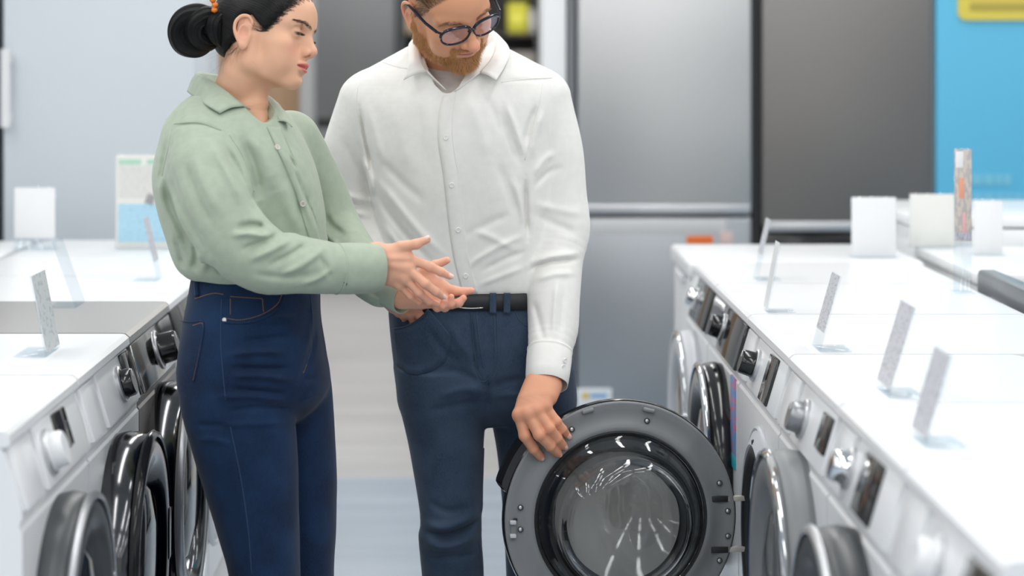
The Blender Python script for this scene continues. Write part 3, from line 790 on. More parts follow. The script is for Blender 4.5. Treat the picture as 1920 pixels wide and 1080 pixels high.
def info(r_, hw, H):
    f = lambda nm, m, a, b_, c_, d_: MB().box((-hw + 2 * hw * a, -.0012, H * c_), (-hw + 2 * hw * b_, .0006, H * d_)).build(nm, m, r_)
    f('green_header', gloss('green_print', (.40, .66, .52), .5), .05, .42, .90, .95); f('green_header', gloss('green_print', (.40, .66, .52), .5), .52, .95, .90, .95)
    f('text_block', print_mat('faint_text', (.74, .74, .72), (.60, .60, .58), 120, (1, 1, 6), .5), .05, .95, .55, .88); f('blue_field', print_mat('blue_form', (.42, .66, .80), (.26, .44, .58), 60, (3, 1, 3), .62), .04, .96, .08, .48)
    MB().box((-.012, -.003, -.014), (.012, -.001, .014), .0005, 2, Matrix.Translation((hw * .15, 0, H * .53)) @ Matrix.Rotation(math.radians(20), 4, 'Y')).build('grey_tag', gloss('grey_print', (.32, .32, .33), .5), r_)
sign('upright information poster with blue form beside the woman', 217, 330, 290, 470, 6.62, name='information_poster', m=gloss('cream_paper', (.76, .76, .72), .6), extra=info, cat='poster')
sign('white card holder left of the cream one on the low freezer', 1597, 1680, 370, 530, 6.35, group=None)
sign('cream-edged white card holder next to the tall narrow sign', 1706, 1790, 364, 520, 6.45, z=PL + .87, m=gloss('cream_card', (.80, .80, .76), .6))
sign('rounded white card holder in front of the blue panel', 1826, 1880, 376, 520, 6.2, z=PL + .87)
TS = print_mat('tall_sign_print', (.60, .54, .49), (.46, .43, .43), 55, (2.2, 1, .8), .5)
def tall(r_, hw, H):
    MB().box((-hw * .9, -.0016, H * .93 - .02), (0, .0004, H * .985), .0003).build('white_corner', PAPER, r_)
    MB().box((-hw * .5, -.0016, H * .66), (hw * .1, .0004, H * .80), .0003).build('orange_block', gloss('salmon_print', (.78, .36, .24), .5), r_)
    MB().box((-hw * .1, -.0016, H * .42), (hw * .3, .0004, H * .56), .0003).build('pink_block', gloss('rose_print', (.74, .42, .44), .5), r_)
    MB().box((-hw * .95, -.0014, H * .37), (hw * .95, .0002, H * .42), .0003).build('barcode_block', print_mat('grey_blue_print', (.52, .53, .60), (.28, .29, .36), 90, (6, 1, .4), .5), r_)
sign('tall narrow printed sign standing beside the white card holders', 1790, 1822, 280, 452, 5.42, name='product_sign', m=TS, extra=tall)
# ------------------------------------------------------------------ people: shared head and hand builders
def rot_ypr(yaw, pitch, roll):
    y, p, r = (math.radians(a) for a in (yaw, pitch, roll))
    cr, sr, cp, sp, cy, sy = math.cos(r), math.sin(r), math.cos(p), math.sin(p), math.cos(y), math.sin(y)
    Rx = np.array([[1, 0, 0], [0, cr, -sr], [0, sr, cr]]); Ry = np.array([[cp, 0, sp], [0, 1, 0], [-sp, 0, cp]]); Rz = np.array([[cy, -sy, 0], [sy, cy, 0], [0, 0, 1]])
    return Rz @ Ry @ Rx
def head_field(fd, sex):
    """Adds a head in the field's local frame: x forward, y to its left, z up, millimetres, origin between the ear canals."""
    male = sex == 'm'
    jw = 1.0 if male else 0.86
    fd.ell((-4, 0, 52), (94, 74, 74))
    fd.ell((38, 0, 52), (56, 61, 54), k=18)
    fd.ell((42, 0, 2), (48, 56, 70), k=20)                                         # face block
    for s in (1, -1):
        fd.tube([(8, s * 54 * jw, -46), (40, s * 40 * jw, -66 if male else -60), (76, s * 12 * jw, -74 if male else -66)], [15, 14, 13] if male else [13, 12, 10], k=26)   # jaw
        fd.tube([(6, s * 60, 2), (8, s * 55 * jw, -44)], [13, 14], k=22)
        fd.ell((58, s * 44, -2), (24, 20, 17), k=20)                               # cheek bone
        fd.ell((58, s * 36, -30), (26, 24, 30), k=20)                              # cheek
        fd.tube([(86, s * 10, 38), (82, s * 30, 42), (70, s * 48, 40)], [8, 9, 8] if male else [6, 6.5, 6], k=14)    # brow
    fd.ell((80, 0, -70 if male else -63), (17, 20 * jw, 14 if male else 12), k=16)                                  # chin
    fd.ell((74, 0, -34), (25, 31, 26), k=18)                                       # mouth barrel
    if not male: fd.ell((60, 0, 62), (36, 46, 42), k=30)
    for s in (1, -1):
        fd.ell((99, s * 33, 24), (17, 19, 12), op='s', k=12)                       # eye socket
        C = (77, s * 32, 25)
        fd.ell(C, (13.6, 13.8, 13.6), k=3)                                         # lids over the ball
        zc = 18.5 if male else 20.5
        fd.tube([(86, s * 20, zc), (91, s * 27, zc + 1.6), (90.5, s * 36, zc + 1.6), (83, s * 45, zc)], [1.4, 3.0, 3.0, 1.4] if not male else [1.2, 2.5, 2.5, 1.2], op='s', k=0.8)
        fd.tube([(86, s * 20, zc + 13), (90, s * 32, zc + 17), (83, s * 44, zc + 13)], [1.0, 1.6, 1.0], op='s', k=4)      # crease over the lid
    nz = 1.0 if male else 0.86
    fd.ell((92, 0, 2), (14, 13, 24), k=8)
    fd.tube([(90, 0, 34), (99, 0, 18), (110 if male else 108, 0, 0 if male else 3)], [7 * nz, 7.2 * nz, 8.5 * nz], k=10)
    fd.ell((115, 0, -8) if male else (111, 0, -3), (13.5, 13, 11.5) if male else (8.6, 9, 8.2), k=6)
    for s in (1, -1):
        fd.ell((100, s * 13.5, -10) if male else (99, s * 12 * nz, -8), (13, 8, 9) if male else (11, 7 * nz, 8), k=5)
    fd.tube([(110, 0, -13 if male else -10), (100, 0, -16)], [4.5, 4.5], k=4)
    for s in (1, -1):
        fd.ell((105, s * 7.2 * nz, -18.5 if male else -15), (6, 3.0, 4.0), op='s', k=2, rot=(0, 18, s * 12))
    # lips
    lp = 1.12 if male else 1.28
    zu, zl = -31.5, -41.0
    fd.tube([(86, -25, -36), (96, -14, zu), (100, -5, zu + 1.5), (99.6, 0, zu), (100, 5, zu + 1.5), (96, 14, zu), (86, 25, -36)], [2.0, 4.0 * lp, 4.6 * lp, 4.2 * lp, 4.6 * lp, 4.0 * lp, 2.0], k=4, m=20)
    fd.tube([(86, -24, -37), (95, -12, zl), (98.5, 0, zl - 1), (95, 12, zl), (86, 24, -37)], [1.8, 4.6 * lp, 5.6 * lp, 4.6 * lp, 1.8], k=4, m=20)
    op = 0.9 if male else 3.0
    fd.tube([(88, -26, -36.5), (100, -12, -36.4), (105, 0, -36), (100, 12, -36.4), (88, 26, -36.5)], [0.6, op, op * 1.15, op, 0.6], op='s', k=1.2, m=20)
    fd.ell((103, 0, -54 if male else -51.5), (9, 16, 5 if male else 4), op='s', k=9)                                 # hollow over the chin
    if male:
        for s in (1, -1): fd.tube([(97, s * 20, -12), (91, s * 28, -22), (87, s * 32, -31)], [1, 1.0, 0.3], op='s', k=6)   # smile line
    for s in (1, -1):
        # ear: flat cup with a rolled rim
        fd.ell((-8, s * 70, 9), (17, 8, 32), k=4, rot=(0, -12, s * 14))
        fd.tube([(6, s * 73, 14), (7, s * 75, 28), (-2, s * 78, 37), (-15, s * 81, 35), (-24, s * 82, 22), (-23, s * 81, 6), (-15, s * 78, -10), (-6, s * 75, -20)], [2.6, 3.2, 3.4, 3.6, 3.6, 3.4, 3.4, 4.5], k=3, m=24)
        fd.ell((-3, s * 74, -20), (8, 5, 8.5), k=5)                                # lobe
        fd.ell((-2, s * 81, 5), (8, 7, 11.5), op='s', k=3)                         # concha
        fd.tube([(3, s * 80, 27), (-8, s * 83, 28), (-16, s * 84, 20)], [2.2, 3, 2.2], op='s', k=2)
        fd.tube([(-5, s * 77, 21), (-13, s * 79, 14), (-14, s * 78, -2), (-7, s * 76, -11)], [2.2, 2.6, 2.6, 2.4], k=3, m=12)
        fd.ell((6, s * 73, 1), (3.6, 4, 5.5), k=2)                                 # tragus
def head_colour(L, sex, base):
    """Skin colour in head-local millimetres: lips, cheeks, brows, stubble."""
    x, y, z = L.T
    c = np.tile(np.array(base, float), (len(L), 1))
    def mix(m, col):
        m = np.clip(m, 0, 1)[:, None]; c[:] = c * (1 - m) + np.array(col) * m
    front = sstep(60, 80, x)
    cheek = np.exp(-((np.abs(y) - 40) / 18) ** 2 - ((z + 12) / 18) ** 2) * front
    mix(cheek * (0.55 if sex == 'f' else 0.35), (0.80, 0.36, 0.26))
    mix(np.exp(-(y / 13) ** 2 - ((z + 6) / 10) ** 2) * sstep(98, 108, x) * (0.35 if sex == 'f' else .6), (0.80, 0.33, 0.24))
    ear = np.exp(-(((x + 8) / 16) ** 2 + ((z - 5) / 22) ** 2)) * sstep(68, 74, np.abs(y))
    mix(ear * 0.45, (0.82, 0.33, 0.24))
    # lips
    yy = np.abs(y) / 26
    top = -26.0 - 9.5 * yy ** 2; bot = -46.5 + 9.5 * yy ** 2
    lip = sstep(0, 2.0, top - z) * sstep(0, 2.0, z - bot) * sstep(1.0, 0.9, yy) * sstep(82, 86, x)
    mix(lip * (0.9 if sex == 'f' else 0.6), (0.72, 0.19, 0.16) if sex == 'f' else (0.66, 0.27, 0.23))
    # mouth interior
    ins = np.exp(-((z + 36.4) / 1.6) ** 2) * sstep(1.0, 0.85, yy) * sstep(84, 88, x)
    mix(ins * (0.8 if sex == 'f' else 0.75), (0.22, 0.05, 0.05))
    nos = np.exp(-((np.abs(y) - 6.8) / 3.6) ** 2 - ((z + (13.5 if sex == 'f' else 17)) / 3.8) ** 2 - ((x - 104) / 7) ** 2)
    mix(nos * 0.8, (0.25, 0.07, 0.05))  # shade inside the nostrils, painted into the skin colour
    lidz = 18.5 if sex == 'm' else 20.5
    lid = np.exp(-((np.abs(y) - 32) / 11) ** 2 - ((z - lidz - 2.8) / 1.5) ** 2) * sstep(80, 84, x)
    mix(lid * (0.8 if sex == 'f' else 0.4), (0.10, 0.05, 0.04))
    if sex == 'f':
        mix(np.exp(-((np.abs(y) - 33) / 12) ** 2 - ((z - 30) / 5) ** 2) * front * 0.25, (0.55, 0.28, 0.2))
    return c
def beard_mask(L):
    """0..1 where the man's short beard grows (head-local millimetres)."""
    x, y, z = L.T; ay = np.abs(y)
    up = -44 + np.where(x < 58, (58 - x) * 0.72, 0) + np.where(x < 16, (16 - x) * 3.0, 0)
    m = sstep(0, 8, up - z) * sstep(0, 6, x)
    strip = sstep(22, 26, ay) * sstep(38, 33, ay) * sstep(-18, -25, z) * sstep(70, 76, x)
    must = np.exp(-((z + 22.5 + 0.009 * y * y) / 5.0) ** 2) * sstep(34, 25, ay) * sstep(78, 84, x)
    m = np.maximum(np.maximum(m, strip), must)
    yy = ay / 26
    lips = (z < -27.0 - 7 * yy ** 2) & (z > -47 + 9 * yy ** 2) & (yy < 1) & (x > 80)
    return np.where(lips, 0, m)
def under_jaw_clear(L):
    """1 on the bare throat below the jaw line."""
    x, y, z = L.T
    return sstep(0, 8, (-55 - 0.22 * (x - 10)) - z) * sstep(74, 56, x)
def eyes(fr, sex, parent, mats):
    """Eyeballs with a dark iris turned down to where the person looks."""
    for s in (1, -1):
        C = fr.p((77, s * 32, 25)); r = 12.4 * fr.s
        d = fr.R @ np.array([0.82, 0.0, -0.50]); d /= np.linalg.norm(d)
        up = np.array([0, 0, 1.0]); a = np.cross(d, up); a /= np.linalg.norm(a); b = np.cross(d, a)
        V = []; Fq = []; mi = []
        nu, nv = 24, 20
        for i in range(nv + 1):
            t = math.pi * i / nv
            for k in range(nu):
                q = 2 * math.pi * k / nu
                V.append(C + r * (d * math.cos(t) + (a * math.cos(q) + b * math.sin(q)) * math.sin(t)))
        for i in range(nv):
            for k in range(nu):
                Fq.append((i * nu + k, i * nu + (k + 1) % nu, (i + 1) * nu + (k + 1) % nu, (i + 1) * nu + k)); mi.append(0 if i >= 4 else (1 if i >= 2 else 2))
        o = mesh_obj('eyeball', V, Fq, mats, parent)
        o.data.polygons.foreach_set('material_index', np.array(mi, np.int32))
def hand_field(fd, joints, palm, thumb, r=1.0, webs=True):
    """joints: per finger a list of 4 world points (knuckle, two joints, tip); palm: (wrist_a, wrist_b) points; thumb: 4 points from the palm's side."""
    wa, wb, wr = palm
    wa = np.asarray(wa); wb = np.asarray(wb)
    n = len(joints)
    for i, J in enumerate(joints):
        J = [np.asarray(p) for p in J]
        t = i / max(1, n - 1); base = wa * (1 - t) + wb * t
        fr = (0.0098, 0.0100, 0.0094, 0.0082)[i] * r
        fd.tube([base, base * .45 + J[0] * .55, J[0]], [wr, wr * 0.86, fr * 1.22], k=0.014)
        fd.tube(J, [fr * 1.08, fr * 1.0, fr * 0.92, fr * 0.74], k=0.005)
        fd.ell(J[0], (fr * 1.12,) * 3, k=0.008)
        fd.ell(J[1], (fr * 1.07,) * 3, k=0.004)
        fd.ell(J[2], (fr * 0.97,) * 3, k=0.003)
    for A, Bq in zip(joints, joints[1:]):
        a = np.asarray(A[0]); b = np.asarray(Bq[0])
        if webs: fd.tube([a, b], [0.0085 * r, 0.0085 * r], k=0.008)
    if thumb is not None:
        T = [np.asarray(p) for p in thumb]
        fd.tube(T, [0.0165 * r, 0.0118 * r, 0.0102 * r, 0.0078 * r], k=0.012)
        fd.ell(T[2], (0.0108 * r,) * 3, k=0.004)
def nail(name, tip, prev, up, mt, parent, r=0.0062, ln=0.0105):
    """Curved fingernail plate on the back of a fingertip."""
    tip = np.asarray(tip); prev = np.asarray(prev); d = tip - prev; d /= np.linalg.norm(d)
    u = np.asarray(up, float); u = u - d * u.dot(d); u /= np.linalg.norm(u); s = np.cross(d, u)
    rows = []
    for i in range(6):
        t = i / 5; row = []
        for j in range(7):
            q = (j - 3) / 3 * 1.0
            wv = 1 - 0.25 * abs(t - 0.55) ** 2 * 2
            row.append(tip + d * (-ln * 0.55 + ln * t + r * 0.25) + u * (r * 1.05 * math.cos(q * 0.95) + 0.0004 - 0.0016 * max(0, t - .6)) + s * (r * 0.86 * math.sin(q * 0.95)) * wv)
        rows.append(row)
    return sheet(name, rows, mt, parent, thick=0.0008, ru=10, rv=10)
def skin_mat(name, rough=0.42):
    m = mat(name, (0.8, 0.5, 0.4), rough)
    nt, N, L, b = nodes(m)
    at_ = N.new('ShaderNodeAttribute'); at_.attribute_name = 'Col'
    L.new(at_.outputs['Color'], b.inputs['Base Color'])
    b.inputs['Subsurface Weight'].default_value = 0.18
    b.inputs['Subsurface Radius'].default_value = (1.0, 0.36, 0.2)
    b.inputs['Subsurface Scale'].default_value = 0.006
    b.inputs['Specular IOR Level'].default_value = 0.35
    add_noise_bump(m, 900, 0.06, 0.0006)
    return m
# ------------------------------------------------------------------ people: clothing helpers
def row(py, xl, xr, d, hy, yaw=0.0):
    a = at(xl, py, d); b = at(xr, py, d)
    return (a.z, (a.x + b.x) / 2, d, (b.x - a.x) / 2, hy, yaw)
def limb(fd, pts, k=0.02, m=None, op='u'):
    fd.tube([at(p[0], p[1], p[2]) for p in pts], [p[3] for p in pts], k=k, m=m or 4 * len(pts), op=op)
def hits(fd, pix, d0, d1=None, n=90):
    """Where the lines of sight through pixels first meet the cloth, and the outward normals there."""
    d1 = d1 or d0 + 0.6
    pix = np.asarray([(p[0], p[1]) for p in pix], float)
    ray = np.stack([(pix[:, 0] - CX) / F_PX, np.ones(len(pix)), -(pix[:, 1] - CY) / F_PX], 1); org = np.array([0, 0, CAM_H])
    ds = np.linspace(d0, d1, n)
    f = fd((org + ray[:, None] * ds[None, :, None]).reshape(-1, 3)).reshape(len(pix), n)
    ins = f < 0; i = np.where(ins.any(1), ins.argmax(1), f.argmin(1)); i = np.maximum(i, 1)
    lo, hi = ds[i - 1], ds[i]
    for _ in range(12):
        m = (lo + hi) / 2; neg = fd(org + ray * m[:, None]) < 0
        hi = np.where(neg, m, hi); lo = np.where(neg, lo, m)
    p = org + ray * hi[:, None]
    return p, normals_of(fd, p, 0.003)
def hit(fd, px, py, d0, d1=None):
    p, n = hits(fd, [(px, py)], d0, d1)
    return p[0], n[0]
def disc_on(name, p, n, r, th, mt, parent, holes=True, dark=None):
    n = Vector(n).normalized(); M = Matrix.Translation(Vector(p)) @ n.to_track_quat('Z', 'Y').to_matrix().to_4x4()
    b = MB(); b.lathe([(0, th * .75), (r * .55, th * .7), (r * .72, th), (r * .9, th), (r, th * .6), (r, -0.001), (0, -0.001)], 20, M)
    o = b.build(name, mt, parent)
    if holes:
        h = MB()
        for sx in (-1, 1):
            for sy in (-1, 1):
                h.lathe([(0, th * 0.78), (r * .11, th * 0.78), (r * .11, th * .5)], 8, M @ Matrix.Translation((sx * r * .22, sy * r * .22, 0.0002)))
        h.build('thread', dark or mt, o)
    return o
def seam(name, fd, pix, d0, r, mt, parent, lift=0.0, n=24, dash=False):
    """Line of stitching that follows the cloth under a pixel polyline."""
    Q = catmull([(p[0], p[1], 0) for p in pix], n)
    p, nn = hits(fd, Q, d0); pts = p + nn * lift
    if not dash: return tube_obj(name, pts, r, mt, parent, n=6)
    F2 = catmull(pts, 14 * len(pts) // 2)
    b = MB()
    for i in range(0, len(F2) - 3, 4):
        b.tube(F2[i:i + 3], r, 5)
    return b.build(name, mt, parent)
def strip_on(name, fd, left, right, d0, lift, mt, parent, n=50, m=5, lifts=None):
    """Folded strip of cloth lying on a garment between two pixel lines."""
    A = catmull([(p[0], p[1], 0) for p in left], n); B_ = catmull([(p[0], p[1], 0) for p in right], n)
    rows = []
    for j in range(m):
        t = j / (m - 1)
        p, nn = hits(fd, A * (1 - t) + B_ * t, d0); rows.append(p + nn * (lifts(t) if lifts else lift * (1.0 if 0 < j < m - 1 else .7)))
    return sheet(name, rows, mt, parent, thick=.0018, ru=n, rv=9)
def ring_band(name, rows2, mt, parent, n=72, ex=2.4, th=0.004, out=0.002):
    """Closed band between trunk rows (z, x, y, hx, hy, yaw), standing out from the cloth."""
    V = []; Fq = []
    prof = []
    m = len(rows2)
    for rr in rows2: prof.append((rr, out + th))
    for rr in rows2[::-1]: prof.append((rr, out - 0.004))
    for (z, x, y, a, b, yw), o in prof:
        for i in range(n):
            t = 2 * math.pi * i / n; c, s = math.cos(t), math.sin(t)
            V.append((x + (a + o) * math.copysign(abs(c) ** (2 / ex), c), y + (b + o) * math.copysign(abs(s) ** (2 / ex), s), z))
    k = len(prof)
    for j in range(k):
        for i in range(n):
            i2 = (i + 1) % n; j2 = (j + 1) % k
            Fq.append((j * n + i, j * n + i2, j2 * n + i2, j2 * n + i))
    return mesh_obj(name, V, Fq, mt, parent)
def cuff(name, p0, p1, r0, r1, mt, parent, flat=1.0, ax=None, n=48, th=0.0022):
    """Stiff open cuff between two points."""
    p0 = Vector(p0); p1 = Vector(p1); d = (p1 - p0).normalized(); L = (p1 - p0).length
    q = d.to_track_quat('Z', 'Y') if ax is None else None
    if ax is None: M = Matrix.Translation(p0) @ q.to_matrix().to_4x4()
    else:
        ux = Vector(ax); ux = (ux - d * ux.dot(d)).normalized(); uy = d.cross(ux)
        M = Matrix.Translation(p0) @ Matrix((ux, uy, d)).transposed().to_4x4()
    V = []; Fq = []
    prof = [(0.0, r0 - 0.006, 0), (0.0015, r0 + .0008, 0), (0.004, r0 + .0008, 0), (.006, r0 - .0006, 0), (.009, r0, 0), (0.3 * L, r0 * .7 + r1 * .3 + .0012, 0), (0.7 * L, r0 * .3 + r1 * .7 + .001, 0), (L - 0.001, r1, 0), (L, r1 - th * .5, 0), (L - 0.001, r1 - th, 0), (0.5 * L, r0 * .5 + r1 * .5 - th, 0), (0.2 * L, r0 * .8 + r1 * .2 - th - .006, 0)]
    for h, r, _ in prof:
        for i in range(n):
            t = 2 * math.pi * i / n
            rip = 1 + 0.012 * math.sin(3 * t + 1) + 0.008 * math.sin(7 * t)
            V.append(M @ Vector((r * rip * math.cos(t), r * rip * flat * math.sin(t), h)))
    for j in range(len(prof) - 1):
        for i in range(n): Fq.append((j * n + i, j * n + (i + 1) % n, (j + 1) * n + (i + 1) % n, (j + 1) * n + i))
    return mesh_obj(name, V, Fq, mt, parent)
def cloth_mat(name, c, rough=0.75, weave=900, bump=0.12, sheen=0.15, var=0.06):
    m = mat(name, c, rough)
    m.node_tree.nodes['Principled BSDF'].inputs['Sheen Weight'].default_value = sheen
    m.node_tree.nodes['Principled BSDF'].inputs['Specular IOR Level'].default_value = 0.25
    noise_color(m, tuple(x * (1 - var) for x in c), tuple(min(1, x * (1 + var)) for x in c), 60, (1, 1, 1))
    add_noise_bump(m, weave, bump, 0.0005)
    return m
def denim_mat(name, dark, mid, worn):
    m = mat(name, mid, 0.8)
    nt, N, L, b = nodes(m)
    b.inputs['Specular IOR Level'].default_value = 0.2
    b.inputs['Sheen Weight'].default_value = 0.1
    tc = N.new('ShaderNodeTexCoord')
    mp = N.new('ShaderNodeMapping'); mp.inputs['Scale'].default_value = (1, 1, 0.22)
    n1 = N.new('ShaderNodeTexNoise'); n1.inputs['Scale'].default_value = 900; n1.inputs['Detail'].default_value = 2
    n2 = N.new('ShaderNodeTexNoise'); n2.inputs['Scale'].default_value = 9; n2.inputs['Detail'].default_value = 5
    L.new(tc.outputs['Object'], mp.inputs[0]); L.new(mp.outputs[0], n1.inputs['Vector']); L.new(tc.outputs['Object'], n2.inputs['Vector'])
    r1 = N.new('ShaderNodeValToRGB'); r1.color_ramp.elements[0].position = .3; r1.color_ramp.elements[1].position = .75
    r1.color_ramp.elements[0].color = (*dark, 1); r1.color_ramp.elements[1].color = (*mid, 1)
    r2 = N.new('ShaderNodeValToRGB'); r2.color_ramp.elements[0].position = .42; r2.color_ramp.elements[1].position = .75
    r2.color_ramp.elements[0].color = (0, 0, 0, 1); r2.color_ramp.elements[1].color = (0.55, 0.55, 0.55, 1)
    mx = N.new('ShaderNodeMix'); mx.data_type = 'RGBA'
    L.new(n1.outputs['Fac'], r1.inputs[0]); L.new(n2.outputs['Fac'], r2.inputs[0])
    L.new(r2.outputs[0], mx.inputs['Factor']); L.new(r1.outputs[0], mx.inputs['A']); mx.inputs['B'].default_value = (*worn, 1)
    L.new(mx.outputs['Result'], b.inputs['Base Color'])
    wv = N.new('ShaderNodeTexWave'); wv.inputs['Scale'].default_value = 350; wv.bands_direction = 'DIAGONAL'; wv.inputs['Distortion'].default_value = 1
    bu = N.new('ShaderNodeBump'); bu.inputs['Strength'].default_value = .12; bu.inputs['Distance'].default_value = .0006
    L.new(tc.outputs['Object'], wv.inputs['Vector']); L.new(wv.outputs['Fac'], bu.inputs['Height']); L.new(bu.outputs[0], b.inputs['Normal'])
    return m
def hair_mat(name, c, rough=0.38, strand=True, spec=0.5):
    m = mat(name, c, rough)
    nt, N, L, b = nodes(m)
    b.inputs['Specular IOR Level'].default_value = spec
    if strand:
        a = N.new('ShaderNodeAttribute'); a.attribute_name = 'strand'
        no = N.new('ShaderNodeTexNoise'); no.noise_dimensions = '1D'; no.inputs['Scale'].default_value = 1.0; no.inputs['Detail'].default_value = 4
        bu = N.new('ShaderNodeBump'); bu.inputs['Strength'].default_value = .9; bu.inputs['Distance'].default_value = .003
        rp = N.new('ShaderNodeValToRGB'); rp.color_ramp.elements[0].color = (c[0] * .5, c[1] * .5, c[2] * .5, 1); rp.color_ramp.elements[1].color = (c[0] * 1.9, c[1] * 1.9, c[2] * 1.9, 1)
        L.new(a.outputs['Fac'], no.inputs['W']); L.new(no.outputs['Fac'], bu.inputs['Height']); L.new(bu.outputs[0], b.inputs['Normal'])
        L.new(no.outputs['Fac'], rp.inputs[0]); L.new(rp.outputs[0], b.inputs['Base Color'])
    return m
EYE = lambda iris: [mat('eye_white', (.80, .77, .74), .15), mat('iris_' + ('brown' if iris[0] > iris[2] else 'blue'), iris, .1), mat('pupil', (.005, .005, .005), .08)]
M_THREAD = lambda: mat('tan_stitching', (.33, .17, .06), .8)
def rope_hair(name, pts, rs, mt, parent, n=72, m=60, twist=1.2, seed=0):
    """Thick lock of hair: a tapering rope with fine strand ridges."""
    Q = catmull([tuple(p) + (r,) for p, r in zip(pts, rs)], m)
    P = Q[:, :3]; R = Q[:, 3]
    T = np.gradient(P, axis=0); T /= np.linalg.norm(T, axis=1)[:, None]
    r_ = np.random.default_rng(seed); ph = r_.uniform(0, 6, 5)
    a = np.cross(T[0], [0, 1.0, 0.2]); a /= np.linalg.norm(a); V = []; S = []
    for i in range(m):
        a = a - T[i] * a.dot(T[i]); a /= np.linalg.norm(a); b = np.cross(T[i], a)
        for k in range(n):
            t = 2 * math.pi * k / n; u = t + twist * i / m
            rr = R[i] * (1 + 0.04 * math.sin(4 * t + ph[0]) + 0.045 * math.sin(9 * t + ph[1] + i * .02) + 0.03 * math.sin(15 * t + ph[2] - i * .02))
            V.append(P[i] + rr * (a * math.cos(u) + b * math.sin(u))); S.append(22 * math.sin(t / 2 + ph[3]) + 14 * t + .6 * math.sin(i * .2))
    Fq = []
    for i in range(m - 1):
        for k in range(n): Fq.append((i * n + k, i * n + (k + 1) % n, (i + 1) * n + (k + 1) % n, (i + 1) * n + k))
    Fq.append(tuple(range(n))[::-1]); Fq.append(tuple((m - 1) * n + k for k in range(n)))
    return mesh_obj(name, V, Fq, mt, parent, col={'strand': np.array(S)})
def sample_surface(V, Q, w_, n, r):
    """n random points on quads, chosen by area times weight (weight per vertex)."""
    A = V[Q]; area = np.linalg.norm(np.cross(A[:, 2] - A[:, 0], A[:, 3] - A[:, 1]), axis=1)
    p = area * w_[Q].mean(1); p = p / p.sum()
    f = r.choice(len(Q), n, p=p); u = r.random((n, 1)); v = r.random((n, 1))
    B = A[f]
    return B[:, 0] * (1 - u) * (1 - v) + B[:, 1] * u * (1 - v) + B[:, 2] * u * v + B[:, 3] * (1 - u) * v
def shoe(name, mt, sole, parent, heel, toe_dir, ln=0.28):
    """Low shoe: heel point on the floor, pointing along toe_dir."""
    fx = Vector(toe_dir).normalized(); fy = Vector((0, 0, 1)).cross(fx); h = Vector(heel)
    fd = Field(Frame(np.array([fx, fy, (0, 0, 1)]).T, h, 1.0))
    fd.tube([(0.035, 0, 0.045), (0.13, 0, 0.048), (0.23, 0, 0.035)], [0.036, 0.042, 0.036])
    fd.tube([(0.04, 0, 0.06), (0.045, 0, 0.11)], [0.038, 0.042], k=0.03)
    fd.half((0, 0, 0.018), (0, 0, -1))
    V, Q = polygonise(fd, np.array(h) - 0.32, np.array(h) + 0.34, 0.006, 12)
    o = mesh_obj(name, V, Q, mt, parent)
    b = MB(); out = [(0.0, 0.0), (0.01, .028), (.06, .036), (.14, .044), (.22, .04), (.262, .022), (.27, 0), (.262, -.022), (.22, -.04), (.14, -.044), (.06, -.036), (.01, -.028)]
    M = Matrix.Translation(h) @ Matrix((fx, fy, Vector((0, 0, 1)))).transposed().to_4x4()
    b.prism(out, 0.0, 0.022, 2, M); b.build('sole', sole, o)
    return o
